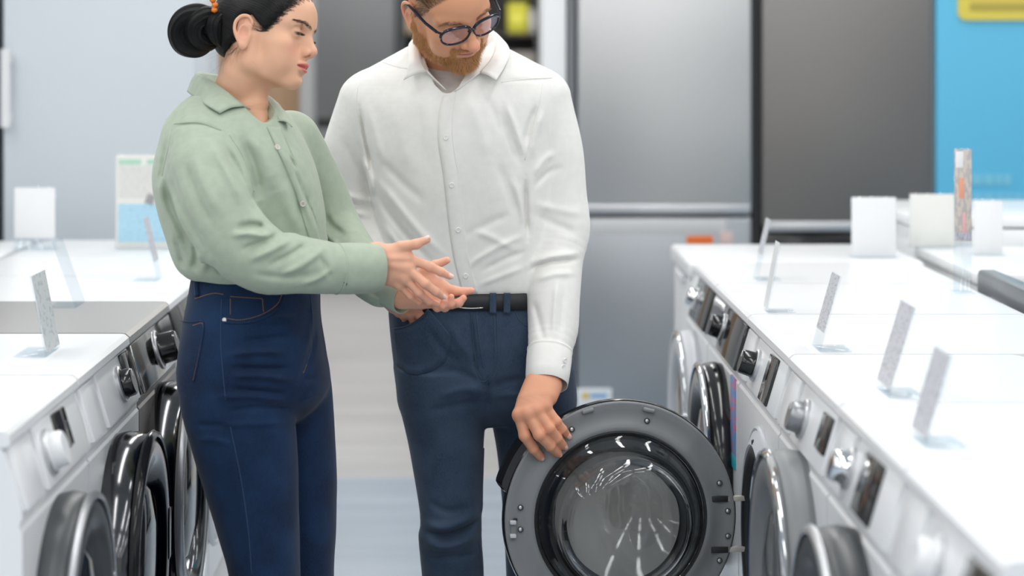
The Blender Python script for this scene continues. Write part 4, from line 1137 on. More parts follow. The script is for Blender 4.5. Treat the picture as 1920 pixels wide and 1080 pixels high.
# ------------------------------------------------------------------ the woman in the green shirt
def build_woman():
    root = thing('person', 'woman with black bun, sage green shirt and dark jeans, holding out both hands', 'person', (at(490, 500, 4.46).x, 4.46, 0.0))
    par = root
    lk = lambda o: o
    inv = Matrix.Translation(-Vector(root.location))
    S = skin_mat('skin')
    base = (0.80, 0.455, 0.295)
    # ---- body
    hf = Frame(rot_ypr(-17.4, 5.7, -14.0), at(488, 84, 4.42), 0.000995)
    fd = Field(hf); head_field(fd, 'f')
    bd = Field(); bd.pr = fd.pr
    hp = lambda *v: hf.p(v)
    bd.tube([hp(-14, 0, -6), hp(-22, 0, -60), at(442, 185, 4.455), at(440, 215, 4.47)], [0.047, 0.046, 0.051, 0.07], k=0.022, m=10)
    bd.tube([hp(10, 30, -30), at(478, 212, 4.40)], [0.012, 0.010], k=0.03)
    bd.loft([row(205, 395, 500, 4.46, .07), row(240, 350, 525, 4.46, .12), row(320, 330, 560, 4.46, .13), row(450, 365, 570, 4.46, .11), row(560, 375, 575, 4.46, .11), row(620, 370, 580, 4.46, .12)], k=0.04)
    for pts in ([(385, 255, 4.36, .045), (445, 445, 4.26, .038), (600, 500, 4.28, .032), (700, 492, 4.335, .025)], [(520, 260, 4.56, .045), (600, 430, 4.62, .04), (690, 510, 4.5, .03), (750, 552, 4.425, .025)]):
        limb(bd, pts, 0.02)
    for pts in ([(450, 620, 4.42, .08), (470, 900, 4.39, .06), (510, 1560, 4.39, .04)], [(515, 620, 4.52, .07), (560, 900, 4.56, .055), (555, 1500, 4.57, .04)]):
        limb(bd, pts, 0.03)
    r = 0.90
    near = [[(765, 484, 4.33), (806, 500, 4.325), (827, 510, 4.33), (843, 518, 4.335)],
            [(763, 502, 4.322), (797, 532, 4.312), (817, 547, 4.322), (829, 556, 4.335)],
            [(758, 520, 4.325), (786, 549, 4.325), (805, 565, 4.34), (818, 570, 4.355)],
            [(748, 533, 4.335), (770, 555, 4.34), (786, 566, 4.35), (797, 564, 4.36)]]
    nj = [[np.array(at(*p)) for p in f] for f in near]
    hand_field(bd, nj, (at(706, 474, 4.335), at(706, 502, 4.34), 0.021), [at(*p) for p in ((722, 482, 4.335), (751, 462, 4.325), (780, 458, 4.32), (801, 449, 4.32))], r)
    for a, b_ in (((712, 486), (765, 484)), ((712, 494), (763, 502))):       # tendons on the back of the hand
        bd.tube([at(a[0], a[1], 4.318), at((a[0] + b_[0]) / 2, (a[1] + b_[1]) / 2, 4.311), at(b_[0], b_[1], 4.318)], [0.003, 0.003, 0.004], k=0.01)
    far = [[(828, 536, 4.41), (852, 545, 4.405), (869, 547, 4.405), (884, 545, 4.40)],
           [(824, 552, 4.405), (846, 570, 4.395), (860, 568, 4.39), (869, 559, 4.39)],
           [(816, 560, 4.40), (834, 576, 4.385), (845, 570, 4.375), (846, 557, 4.372)],
           [(806, 566, 4.40), (820, 577, 4.38), (829, 574, 4.372), (832, 565, 4.37)]]
    fj = [[np.array(at(*p)) for p in f] for f in far]
    hand_field(bd, fj, (at(752, 543, 4.43), at(757, 556, 4.425), 0.020), [at(*p) for p in ((776, 530, 4.425), (797, 507, 4.415), (817, 497, 4.41), (838, 488, 4.405))], r)
    lo = at(250, 1700, 4.2); hi = at(930, -110, 4.75)
    bd.tube([at(778, 528, 4.425), at(804, 526, 4.42), at(824, 538, 4.415)], [.018, .017, .012], k=.012)
    V, Q = polygonise(bd, (-0.75, 4.1, 0.05), (0.06, 4.78, 1.80), 0.0018)
    V, Q = largest_part(V, Q)
    L = hf.loc(V)
    col = head_colour(L, 'f', base)
    far_from_head = V[:, 2] < at(0, 240, 4.4).z
    handc = np.tile(np.array((0.80, 0.43, 0.29)), (len(V), 1))
    for jl, amt in ((nj, .35), (fj, .6)):
        for f in jl:
            for c_, rad in ((f[3], .012), (f[2], .008), (f[1], .008), (f[0], .009)):
                m = (np.exp(-(((V - c_) ** 2).sum(1)) / rad ** 2) * amt)[:, None]; handc = handc * (1 - m) + np.array((.80, .34, .25)) * m
    pc = np.array(at(800, 540, 4.41)); m = (np.exp(-(((V - pc) ** 2).sum(1)) / .03 ** 2) * .35 * (V[:, 1] > 4.375))[:, None]; handc = handc * (1 - m) + np.array((.80, .36, .25)) * m
    col[far_from_head] = handc[far_from_head]
    zt = np.array([-60, -45, -28, -14, -2, 6, 14, 30, 44, 58, 74, 92, 130.]); xt = np.array([-90, -74, -52, -38, -24, -4, 30, 44, 53, 62, 72, 80, 80.])
    gg = L[:, 0] - np.interp(L[:, 2], zt, xt) + 5 * vnoise(L, .25, 8) + np.where(np.abs(L[:, 1]) < 45, (45 - np.abs(L[:, 1])) * .25, 0)
    gg = np.maximum(gg, np.where((L[:, 0] > 0) & (L[:, 2] < 60), 13 + (36 - L[:, 0]) * .8 - L[:, 2] + 4 * vnoise(L, .3, 9), -60))
    scalp = sstep(7, -6, gg) * ~far_from_head * sstep(-50, -38, L[:, 2]); onear = ((L[:, 0] + 8) / 21) ** 2 + ((L[:, 2] - 7) / 36) ** 2 < 1
    scalp = np.where(onear & (np.abs(L[:, 1]) > 60), 0, scalp)[:, None] * .9; col = col * (1 - scalp) + np.array((.035, .022, .018)) * scalp
    body = mesh_obj('body', V - np.array(root.location), Q, S, par, col={'Col': col}); body['label'] = 'fair skin face, neck and open hands'
    def C(o):
        """Bring a child built in world coordinates under the person."""
        o.data.transform(inv); return o
    tmp = [C(o) for o in ()]
    before = set(bpy.data.objects)
    nm = mat('fingernail', (.86, .60, .52), .25)
    for jl, up in ((nj[:2], (0.0, -0.8, 0.5)), ):
        for f in jl: nail('fingernail', f[3], f[2], up, nm, body, r=0.0062)
    nail('fingernail', at(801, 449, 4.32), at(780, 458, 4.32), (0, -.55, .8), nm, body, r=0.0064)
    eyes(hf, 'f', body, [mat('eye_white_warm', (.42, .36, .32), .15)] + EYE((.10, .05, .02))[1:])
    # ---- hair
    HM = hair_mat('black_hair', (.004, .0037, .004), 0.42, spec=.25)
    hd = Field(hf)
    hd.ell((-4, 0, 50), (102, 81, 83)); hd.ell((38, 0, 56), (62, 66, 58), k=20); hd.ell((-48, 0, 2), (46, 56, 42), k=26)
    def line(P):
        l = hf.loc(P); return (l[:, 0] - np.interp(l[:, 2], zt, xt) - 2.0 * np.sin(l[:, 2] * .5) - 3 * vnoise(l, .5, 12) - np.where(np.abs(l[:, 1]) < 45, (45 - np.abs(l[:, 1])) * -.25, 0)) * hf.s * 0.24
    _line = line
    def line(P):
        l = hf.loc(P); g2 = np.where(l[:, 0] > 0, 13 + (36 - l[:, 0]) * .8 - l[:, 2], -60) * hf.s * .3
        return np.maximum(_line(P), g2)
    hd.add(line, hf.p((0, 0, 40)), .2, 'i', 6)
    for s in (1, -1): hd.ell((-8, s * 82, 7), (22, 24, 37), op='s', k=8)
    V, Q = polygonise(hd, hf.t - .16, hf.t + .17, 0.003)
    V, Q = largest_part(V, Q)
    l = hf.loc(V); bx = np.array([-100, 0, 34.0]); d = l - bx
    phi = np.arctan2(d[:, 1], d[:, 2] + 0.55 * (d[:, 0]))
    hair = mesh_obj('hair', V, Q, HM, body, col={'strand': phi * 90 + 6 * np.sin(d[:, 0] * .03)})
    D = 4.42
    P = lambda x, y, dd=0.0: at(x, y, D + dd)
    rope_hair('hair_lock', [P(446, 42), P(418, 44), P(396, 50), P(374, 58)], [.034, .036, .034, .028], HM, hair, seed=1)
    rope_hair('hair_lock', [P(398, 34, .0), P(372, 26, -.01), P(345, 34, -.015), P(334, 58, -.012), P(344, 82, -.01), P(368, 88, -.005), P(392, 78, .0)], [.017, .020, .0195, .0195, .021, .021, .015], HM, hair, seed=2)
    rope_hair('hair_lock', [P(405, 30, -.012), P(384, 30, -.024), P(367, 46, -.026), P(368, 68, -.022), P(388, 80, -.012), P(408, 70, 0)], [.014, .018, .019, .018, .016, .012], HM, hair, seed=3)
    rope_hair('hair_lock', [P(400, 30, .02), P(362, 32, .03), P(344, 56, .03), P(356, 84, .025), P(390, 80, .015)], [.018, .022, .022, .022, .016], HM, hair, seed=4)
    rope_hair('hair_lock', [P(412, 26, -.02), P(402, 46, -.034), P(406, 68, -.03), P(416, 82, -.02)], [.013, .015, .014, .010], HM, hair, seed=5)
    # loose hairs: hairline, nape, bun
    g = np.random.default_rng(3)
    n_ = 1100
    z = g.uniform(8, 112, n_); x = np.interp(z, zt, xt) + g.normal(1.5, 4.0, n_); sgn = np.where(g.random(n_) < .72, -1, 1)
    y = sgn * np.sqrt(np.maximum(0, 1 - ((x - 10) / 92) ** 2 - ((z - 48) / 80) ** 2)) * 72
    root_l = np.stack([x, y, z], 1); root_l = root_l[~((root_l[:, 0] < 16) & (root_l[:, 2] < 46))]; n_ = len(root_l); W = hf.t + hf.s * (root_l @ hf.R.T)
    for _ in range(3):
        W = W - normals_of(fd, W) * fd(W)[:, None]
    N_ = normals_of(fd, W)
    dr = (bx - root_l) @ hf.R.T; dr /= np.linalg.norm(dr, axis=1)[:, None]; dr = dr - N_ * (dr * N_).sum(1)[:, None] * .9 + N_ * .10
    hm2 = hair_mat('loose_hair', (.016, .012, .011), .4, strand=False)
    hair_mesh('hairline_hair', W, dr + g.normal(0, .12, dr.shape), g.uniform(.014, .034, n_), .00028, hm2, hair, segs=3)
    R0 = np.array([P(g.uniform(402, 452), g.uniform(78, 96), g.uniform(-.06, -.02)) for _ in range(60)])
    for _ in range(4): R0 = R0 - normals_of(bd, R0) * bd(R0)[:, None]
    dn = np.stack([g.normal(-.35, .5, 60), g.normal(-.25, .2, 60), g.normal(-.9, .2, 60)], 1)
    hair_mesh('nape_hair', R0, dn, g.uniform(.02, .05, 60), .00022, hm2, hair, bend=g.normal(0, .35, (60, 3)), segs=6)
    teeth = sheet('teeth', [[hf.p((90 - .022 * y * y, y, -33.0)) for y in (-15, -7, 0, 7, 15)], [hf.p((91 - .022 * y * y, y, -36.8)) for y in (-15, -7, 0, 7, 15)]], mat('tooth_enamel', (.85, .82, .76), .2), body, ru=20, rv=4)
    # brows and lashes
    bm_ = mat('brow_hair', (.055, .03, .02), .6)
    rr, dd, ll = [], [], []
    for s in (1, -1):
        for i in range(260):
            t = g.random(); yy = 6 + 41 * t; zz = 40.0 + 8.0 * math.sin(min(t, .62) / .62 * 1.5) - 3 * max(0, t - .7) / .3 + g.normal(0, 1.9 * (1 - .75 * t)); xx = 98 - .010 * yy ** 2
            rr.append(hf.p((xx, s * yy, zz))); dd.append(hf.R @ np.array([-.25 - .3 * t, s * (.75 + .25 * t), .35 - .7 * t])); ll.append(g.uniform(.004, .006))
    rr = np.array(rr)
    for _ in range(3): rr = rr - normals_of(fd, rr) * (fd(rr) - .0002)[:, None]
    hair_mesh('eyebrow', rr, np.array(dd), np.array(ll), .00032, bm_, body)
    rr, dd = [], []
    for s in (1, -1):
        for i in range(34):
            t = i / 33; yy = 23 + 20 * t; xx = 77 + math.sqrt(max(1, 13.8 ** 2 - (yy - 32) ** 2)) - .3
            rr.append(hf.p((xx, s * yy, 24.2 - abs(t - .45) * 2))); dd.append(hf.R @ np.array([1.0, s * (t - .35) * 1.1, -.42]))
    hair_mesh('eyelash', np.array(rr), np.array(dd), .0110, .0005, mat('lash_hair', (.01, .008, .008), .5), body, bend=np.tile(np.array([0, 0, .35]), (68, 1)))
    # hair clip
    om = mat('amber_plastic', (.75, .20, .02), .2)
    b = MB(); b.tube([P(397, -2, -.03), P(402, 8, -.036), P(401, 20, -.036)], .0042, 10)
    for q in ((399, 0), (403, 9), (402, 19)): 
        M = Matrix.Translation(P(q[0], q[1], -.037)); b.lathe([(0.0001, -.006), (.0055, -.003), (.0065, 0), (.0055, .003), (.0001, .006)], 14, M)
    b.build('hair_clip', om, hair)['label'] = 'amber hair clip above the bun'
    # ---- shirt
    SM = cloth_mat('sage_cotton', (.40, .47, .365), .7, 1100, .10, .2, .04)
    sf = Field()
    sf.loft([row(168, 384, 486, 4.47, .055), row(185, 350, 505, 4.465, .095), row(210, 325, 535, 4.46, .135), row(250, 304, 562, 4.455, .16), row(300, 292, 586, 4.45, .168), row(345, 289, 600, 4.45, .168),
             row(395, 297, 609, 4.45, .158), row(445, 311, 612, 4.45, .15), row(482, 322, 608, 4.45, .145), row(505, 334, 603, 4.45, .138), row(520, 352, 598, 4.45, .126)], n=2.2)
    limb(sf, [(374, 256, 4.385, .062), (382, 310, 4.32, .072), (405, 380, 4.275, .075)], k=.035, m=14)
    limb(sf, [(388, 330, 4.30, .073), (405, 380, 4.275, .075), (440, 445, 4.255, .069), (500, 490, 4.25, .061), (560, 498, 4.262, .054), (610, 502, 4.28, .0495), (626, 503, 4.292, .0465), (638, 503, 4.298, .043)], k=0.014, m=30)
    limb(sf, [(545, 265, 4.56, .06), (590, 350, 4.62, .06), (618, 420, 4.63, .058), (652, 468, 4.58, .052), (690, 512, 4.50, .048), (716, 533, 4.46, .044)], k=0.014, m=24)
    sf.tube([at(518, 234, 4.30), at(500, 214, 4.34), at(475, 195, 4.40), at(462, 165, 4.44), at(455, 120, 4.45)], [.004, .016, .042, .058, .062], op='s', k=0.004, m=16)
    sf.disp += fold([
        # under the arm, upper arm, elbow
        ([(318, 300, 4.3), (335, 370, 4.26), (375, 440, 4.25), (405, 490, 4.24)], 4.3, 9, -4.5),
        ([(310, 330, 4.32), (318, 390, 4.32), (345, 440, 4.33), (352, 500, 4.34)], 4.3, 10, -5.0),
        ([(300, 300, 4.34), (303, 370, 4.34), (325, 430, 4.34), (338, 495, 4.34)], 4.3, 12, 5.0),
        ([(360, 290, 4.23), (385, 350, 4.2), (415, 410, 4.19)], 4.2, 10, 3.6),
        ([(345, 300, 4.24), (365, 360, 4.21), (400, 425, 4.2)], 4.2, 7, -3.6),
        ([(395, 270, 4.24), (430, 330, 4.21), (455, 390, 4.2)], 4.2, 9, 4.3),
        ([(410, 262, 4.25), (440, 315, 4.23), (470, 380, 4.22), (485, 415, 4.22)], 4.2, 7, -5.1),
        ([(440, 430, 4.19), (470, 424, 4.19), (498, 432, 4.2)], 4.2, 7, -7.2),
        ([(430, 442, 4.18), (465, 438, 4.18), (512, 446, 4.2)], 4.2, 7, 6.5),
        ([(448, 470, 4.18), (490, 455, 4.19), (525, 440, 4.2)], 4.2, 6, -5.8),
        ([(462, 490, 4.19), (510, 468, 4.19), (548, 446, 4.21)], 4.2, 8, 5.8),
        ([(500, 500, 4.19), (545, 478, 4.2), (580, 455, 4.22)], 4.2, 6, -4.6),
        ([(520, 520, 4.2), (570, 495, 4.21), (612, 462, 4.24)], 4.2, 7, 4.3),
        ([(470, 512, 4.2), (530, 520, 4.2), (600, 512, 4.23)], 4.2, 7, -2.9),
        ([(560, 535, 4.22), (600, 520, 4.23), (626, 500, 4.25)], 4.2, 6, 3.5),
        ([(598, 480, 4.23), (612, 500, 4.23), (622, 525, 4.24)], 4.2, 5, -3.2),
        # chest
        ([(470, 245, 4.32), (500, 300, 4.3), (515, 360, 4.3)], 4.3, 12, 4.3),
        ([(450, 250, 4.31), (475, 310, 4.3), (490, 380, 4.3)], 4.3, 10, -5.8),
        ([(530, 300, 4.32), (552, 360, 4.33), (575, 430, 4.35)], 4.3, 8, -3.6),
        ([(520, 330, 4.3), (540, 390, 4.3), (560, 440, 4.31)], 4.3, 12, 3.6),
        ([(500, 240, 4.33), (520, 265, 4.32), (545, 330, 4.33), (566, 380, 4.34), (590, 440, 4.36)], 4.3, 3.0, 2.3),
        ([(510, 238, 4.33), (532, 265, 4.33), (556, 330, 4.34), (578, 385, 4.36), (600, 440, 4.38)], 4.3, 2.2, -3.2),
        ([(548, 270, 4.4), (570, 310, 4.4), (590, 370, 4.42)], 4.4, 8, 2.9),
        # yoke and back
        ([(330, 236, 4.36), (375, 232, 4.32), (420, 248, 4.29)], 4.3, 3, -2.4),
        ([(318, 255, 4.36), (312, 300, 4.36), (300, 350, 4.38)], 4.36, 6, -3),
        # blousing over the waist
        ([(362, 450, 4.33), (366, 480, 4.32), (360, 512, 4.33)], 4.33, 7, -7),
        ([(378, 460, 4.31), (384, 490, 4.31), (378, 515, 4.32)], 4.32, 8, 5),
        ([(330, 440, 4.36), (338, 475, 4.36), (345, 508, 4.36)], 4.36, 7, -5),
        ([(405, 490, 4.31), (412, 505, 4.31), (408, 520, 4.31)], 4.31, 6, -3),
        # far sleeve
        ([(606, 400, 4.57), (624, 425, 4.57), (650, 440, 4.56)], 4.57, 6, -5), ([(600, 420, 4.57), (620, 445, 4.57), (642, 458, 4.56)], 4.57, 6, 5),
        ([(690, 540, 4.46), (715, 552, 4.44), (740, 560, 4.42)], 4.45, 5, -4)])
    sf.disp.append((lambda P: waves(P, 4, 55, (.5, 0, -.8), .0022), np.array(at(450, 350, 4.4)), 2.0))
    V, Q = polygonise(sf, (-0.72, 4.08, 1.02), (0.0, 4.80, 1.60), 0.0027)
    V, Q = largest_part(V, Q)
    shirt = mesh_obj('shirt', V, Q, SM, par)
    shirt['label'] = 'sage green long-sleeved button shirt'
    cuff('cuff', at(628, 503, 4.292), at(707, 502, 4.335), .0480, .0462, SM, shirt)
    cuff('cuff', at(706, 527, 4.475), at(762, 556, 4.425), .0385, .036, SM, shirt)
    # collar: fold line then outer edge
    co_f = [at(456, 199, 4.345), at(428, 174, 4.37), at(394, 150, 4.42), at(367, 137, 4.50), at(395, 138, 4.555), at(450, 152, 4.56), at(492, 178, 4.47), at(524, 226, 4.37)]
    co_o = [at(412, 212, 4.315), at(390, 199, 4.335), at(368, 185, 4.40), at(352, 170, 4.50), at(388, 172, 4.60), at(455, 178, 4.61), at(516, 190, 4.48), at(548, 238, 4.375)]
    mid = [a.lerp(b_, .5) + Vector((0, 0, .004)) for a, b_ in zip(co_f, co_o)]
    sheet('collar', [co_f, mid, co_o], SM, shirt, thick=.0024, ru=60, rv=12)
    ins = [at(470, 205, 4.37), at(440, 186, 4.385), at(404, 166, 4.43), at(382, 158, 4.49), at(404, 160, 4.54), at(450, 172, 4.545), at(488, 200, 4.46), at(512, 234, 4.37)]
    sheet('collar_stand', [co_f, ins], SM, shirt, thick=.002, ru=50, rv=6)
    tf = Field(); tf.pr = sf.pr[:1]; tf.disp = sf.disp
    strip_on('placket', tf, [(500, 238), (514, 270), (548, 345), (563, 395), (586, 470)], [(526, 240), (538, 272), (570, 335), (582, 385), (602, 462)], 4.1, .0016, SM, shirt)
    for pl_ in ([(326, 232), (372, 230), (415, 244)], [(322, 240), (316, 275), (304, 330)], [(430, 252), (458, 300), (476, 360)]): seam('seam', sf, pl_, 4.0, .0011, SM, shirt, lift=.0002, n=26)
    bt = mat('shell_button', (.62, .58, .52), .25); dk = mat('dark_horn_button', (.06, .05, .045), .25)
    for px, py, d0 in ((519, 277, 4.1), (567, 382, 4.1)):
        p, n = hit(sf, px, py, d0); disc_on('button', p + n * .0016, n, .0058, .0024, bt, shirt, dark=dk)
    for px, py in ((646, 532), (683, 536)):
        p = np.array(at(px, py, 4.275)); disc_on('button', np.array(at(px, py, 4.2605 + (px - 646) * .0007)), (0.05, -.8, -.6), .0052, .002, dk, shirt, dark=bt)
    # ---- jeans
    JM = denim_mat('dark_denim', (.003, .010, .030), (.006, .025, .075), (.014, .052, .135))
    jf = Field()
    jf.loft([row(502, 364, 596, 4.46, .126), row(545, 356, 599, 4.46, .135), row(600, 345, 601, 4.46, .150), row(660, 337, 610, 4.46, .158), row(710, 335, 618, 4.46, .155), row(738, 345, 612, 4.46, .135), row(765, 380, 590, 4.46, .09), row(790, 430, 560, 4.46, .04)], n=2.3)
    jf.loft([row(610, 360, 560, 4.41, .08), row(650, 344, 570, 4.405, .095), row(700, 337, 572, 4.40, .10), row(760, 340, 553, 4.39, .096), row(830, 358, 556, 4.385, .092), row(920, 385, 560, 4.385, .09), row(1000, 409, 562, 4.385, .09), row(1080, 431, 564, 4.385, .09), row(1350, 470, 570, 4.385, .10), row(1588, 462, 592, 4.385, .115)], n=2.2, k=0.016)
    jf.loft([row(610, 470, 585, 4.53, .07), row(650, 470, 604, 4.535, .08), row(705, 470, 618, 4.54, .09), row(800, 478, 626, 4.55, .09), row(900, 490, 631, 4.56, .09), row(1000, 495, 630, 4.56, .09), row(1080, 498, 627, 4.56, .09), row(1350, 500, 622, 4.565, .10), row(1538, 492, 632, 4.565, .115)], n=2.2, k=0.016)
    jl = []
    for i, (x0, y0, x1, y1, a) in enumerate([(420, 668, 540, 660, 3), (425, 690, 545, 688, -3), (430, 706, 552, 712, 3), (418, 728, 545, 735, -2.6), (400, 745, 548, 752, 2.4), (450, 640, 548, 628, -2), (420, 772, 552, 768, -2), (410, 795, 550, 790, 1.6), (455, 610, 560, 598, 1.6), (360, 800, 430, 790, -1.6), (360, 830, 440, 828, 1.4), (560, 720, 618, 712, -2), (555, 760, 622, 752, 2)]):
        jl.append(([(x0, y0, 4.30), ((x0 + x1) / 2, (y0 + y1) / 2 + (4 if i % 2 else -4), 4.29), (x1, y1, 4.34)], 4.3, 5, a * 1.9))
    jl += [([(592, 560, 4.33), (590, 610, 4.33), (578, 670, 4.33), (556, 735, 4.33)], 4.33, 5, -3), ([(584, 560, 4.33), (580, 620, 4.32), (570, 665, 4.32)], 4.33, 5, 2),
           ([(430, 840, 4.29), (448, 920, 4.29), (460, 1000, 4.29), (470, 1080, 4.29)], 4.29, 12, 2)]
    jf.disp += fold(jl)
    jf.disp.append((lambda P: waves(P, 9, 40, (0, 0, 1), .0016), np.array(at(480, 900, 4.4)), 2.0))
    V, Q = polygonise(jf, (-0.72, 4.15, 0.0), (-0.20, 4.80, 1.16), 0.0045)
    jeans = mesh_obj('jeans', V, Q, JM, par); jeans['label'] = 'dark blue high-waisted wide jeans'
    tn = M_THREAD(); bl = mat('blue_stitching', (.025, .055, .12), .8)
    for nm_, pl, m_ in (('stitching', [(420, 596), (450, 600), (490, 590), (520, 570), (530, 548)], tn), ('stitching', [(362, 610), (380, 607), (378, 640), (362, 716)], tn),
                        ('stitching', [(432, 560), (432, 590)], tn), ('stitching', [(432, 556), (492, 560)], tn), ('stitching', [(492, 560), (494, 586)], tn),
                        ('stitching', [(366, 560), (400, 550), (420, 552)], tn), ('stitching', [(416, 560), (414, 640), (418, 700), (423, 750)], bl),
                        ('stitching', [(582, 552), (586, 600), (584, 650), (574, 684)], bl), ('stitching', [(576, 680), (568, 700)], tn), ('stitching', [(432, 800), (452, 900), (466, 1000), (472, 1078)], bl)):
        seam(nm_, jf, pl, 4.12, .0009, m_, jeans, lift=.0004, n=22, dash=m_ is tn)
    p, n = hit(jf, 421, 600, 4.12); disc_on('rivet', p, n, .0045, .002, mat('steel_rivet', (.6, .6, .6), .3, 1.0), jeans, holes=False)
    seam('pocket_edge', jf, [(418, 604), (455, 606), (495, 597), (524, 576), (536, 546)], 4.12, .0022, JM, jeans, lift=.0008)
    seam('back_pocket_edge', jf, [(340, 602), (362, 604), (381, 603), (379, 640), (364, 714)], 4.12, .0018, JM, jeans, lift=.0006)
    p0, _ = hit(jf, 378, 512, 4.12); 
    seam('belt_loop', jf, [(372, 500), (370, 530), (372, 556)], 4.12, .0055, JM, jeans, lift=.002)
    sm = mat('white_shoe_leather', (.75, .74, .72), .5); so = mat('shoe_sole', (.85, .85, .83), .6)
    hx = at(500, 1000, 4.385).x
    shoe('shoe', sm, so, par, (hx - .05, 4.37, 0.0), (1, -.25, 0), .26); shoe('shoe', sm, so, par, (at(540, 1000, 4.56).x - .05, 4.56, 0.0), (1, -.1, 0), .26)
    # children of the root were built in world coordinates: shift them under it
    for o in set(bpy.data.objects) - before:
        if o.type == 'MESH': o.data.transform(inv)
    bpy.context.view_layer.update()
    return root
build_woman()
# ------------------------------------------------------------------ the man in the white shirt
def build_man():
    root = thing('person', 'bearded man in glasses, white shirt and blue jeans, one hand on the open washer door', 'person', (at(891, 600, 4.90).x, 4.90, 0.0))
    par = root; inv = Matrix.Translation(-Vector(root.location))
    before = set(bpy.data.objects)
    S = skin_mat('skin')
    base = (0.76, 0.37, 0.215)
    hf = Frame(rot_ypr(-54.5, 36, 21.5), at(836, 16, 4.77), 0.001072)
    fd = Field(hf); head_field(fd, 'm')
    bd = Field(); bd.pr = fd.pr
    hp = lambda *v: hf.p(v)
    bd.tube([hp(-12, 0, -4), hp(-30, 0, -50), at(846, 130, 4.905), at(850, 190, 4.93)], [.058, .057, .062, .085], k=0.022, m=10)
    bd.loft([row(165, 760, 940, 4.92, .07), row(200, 690, 1010, 4.90, .10), row(300, 710, 1020, 4.89, .108), row(450, 735, 1020, 4.90, .10), row(580, 755, 1020, 4.91, .09), row(650, 770, 1010, 4.91, .09)], k=0.03)
    for pts in ([(690, 205, 4.89, .048), (655, 380, 4.93, .042), (732, 548, 4.815, .028)], [(1020, 205, 4.89, .048), (1047, 440, 4.87, .042), (1028, 690, 4.712, .028), (1018, 728, 4.685, .027)]): limb(bd, pts, .02)
    for pts in ([(835, 650, 4.90, .09), (842, 960, 4.875, .06), (850, 1420, 4.89, .042)], [(980, 660, 4.91, .075), (1010, 960, 4.98, .055), (1010, 1400, 5.005, .042)]): limb(bd, pts, .03)
    # his left hand on the door: knuckles towards the lens, fingers on the inner ring
    dl = [[(974, 778, 4.640), (984, 817, 4.634), (1000, 841, 4.648), (1013, 856, 4.664)],
          [(990, 775, 4.632), (1011, 815, 4.622), (1032, 836, 4.640), (1046, 850, 4.662)],
          [(1006, 768, 4.634), (1030, 803, 4.626), (1045, 822, 4.642), (1057, 836, 4.662)],
          [(1022, 761, 4.642), (1043, 790, 4.640), (1055, 805, 4.650), (1064, 816, 4.664)]]
    dj = [[np.array(at(*p)) for p in f] for f in dl]
    hand_field(bd, dj, (at(1004, 722, 4.68), at(1031, 722, 4.685), .0245), [at(*p) for p in ((994, 748, 4.69), (984, 785, 4.725), (985, 812, 4.76), (992, 836, 4.772))], 1.17)
    for f, wx in zip(dj, (1006, 1013, 1020, 1027)):
        bd.tube([at(wx, 735, 4.660), np.array(at(wx, 740, 4.652)) * .5 + f[0] * .5 + np.array([0, -.006, 0]), f[0] + np.array([0, -.004, 0])], [.003, .0034, .005], k=.010)
    # his right hand going into the pocket
    pl = [[(778, 577, 4.79), (790, 596, 4.795), (796, 616, 4.82), (800, 634, 4.86)], [(768, 584, 4.80), (778, 604, 4.81), (786, 622, 4.84), (790, 640, 4.87)],
          [(757, 587, 4.815), (764, 606, 4.83), (770, 622, 4.86), (776, 636, 4.88)], [(748, 584, 4.835), (752, 600, 4.85), (756, 615, 4.87), (760, 628, 4.89)]]
    pj = [[np.array(at(*p)) for p in f] for f in pl]
    hand_field(bd, pj, (at(738, 545, 4.80), at(730, 550, 4.83), .024), [at(*p) for p in ((752, 560, 4.79), (772, 568, 4.765), (788, 571, 4.76), (803, 572, 4.765))], 1.0)
    V, Q = polygonise(bd, (-0.36, 4.50, 0.05), (0.32, 5.08, 1.85), 0.0018)
    V, Q = largest_part(V, Q)
    L = hf.loc(V); col = head_colour(L, 'm', base)
    bmk = beard_mask(L) * (1 - under_jaw_clear(L)); nearhead = V[:, 2] > at(0, 165, 4.85).z
    hairm = sstep(-4, 6, L[:, 2] - np.interp(L[:, 0], [-100, -30, -12, 8, 30, 52, 74, 86], [-30, -20, 34, 12, 26, 58, 92, 104])) * (np.hypot(L[:, 0] + 8, L[:, 2] - 8) > 0)
    hairm = hairm * sstep(74, 70, np.abs(L[:, 1]) - 4 * (L[:, 2] > 60))
    for m, c_ in ((bmk * .75, (.46, .24, .115)), (hairm, (.15, .085, .045))):
        m = (np.clip(m, 0, 1) * .72 * nearhead)[:, None]; col = col * (1 - m) + np.array(c_) * m
    handc = np.tile(np.array((0.75, 0.365, 0.225)), (len(V), 1))
    for jl, amt in ((dj, .5), (pj, .5)):
        for f in jl:
            for c_, rad in ((f[3], .013), (f[2], .010), (f[1], .012), (f[0], .013)):
                m = (np.exp(-(((V - c_) ** 2).sum(1)) / rad ** 2) * amt)[:, None]; handc = handc * (1 - m) + np.array((.72, .25, .16)) * m
    col[~nearhead] = handc[~nearhead]
    body = mesh_obj('body', V, Q, S, par, col={'Col': col}); body['label'] = 'bowed face, neck and hands'
    nm = mat('fingernail_warm', (.80, .50, .42), .25)
    for f in dj: nail('fingernail', f[3], f[2], (0.1, -1, .25), nm, body, r=.0074, ln=.012)
    eyes(hf, 'm', body, EYE((.06, .09, .12)))
    # beard, hair, brows
    g = np.random.default_rng(5)
    keep = nearhead
    bh = hair_mat('beard_hair', (.78, .42, .17), .5, strand=False); bh2 = hair_mat('beard_hair_dark', (.28, .155, .07), .5, strand=False)
    wgt = np.where(nearhead, bmk, 0) + 1e-9
    n_ = 6500
    R_ = sample_surface(V, Q, wgt, n_, g); N_ = normals_of(bd, R_); l = hf.loc(R_)
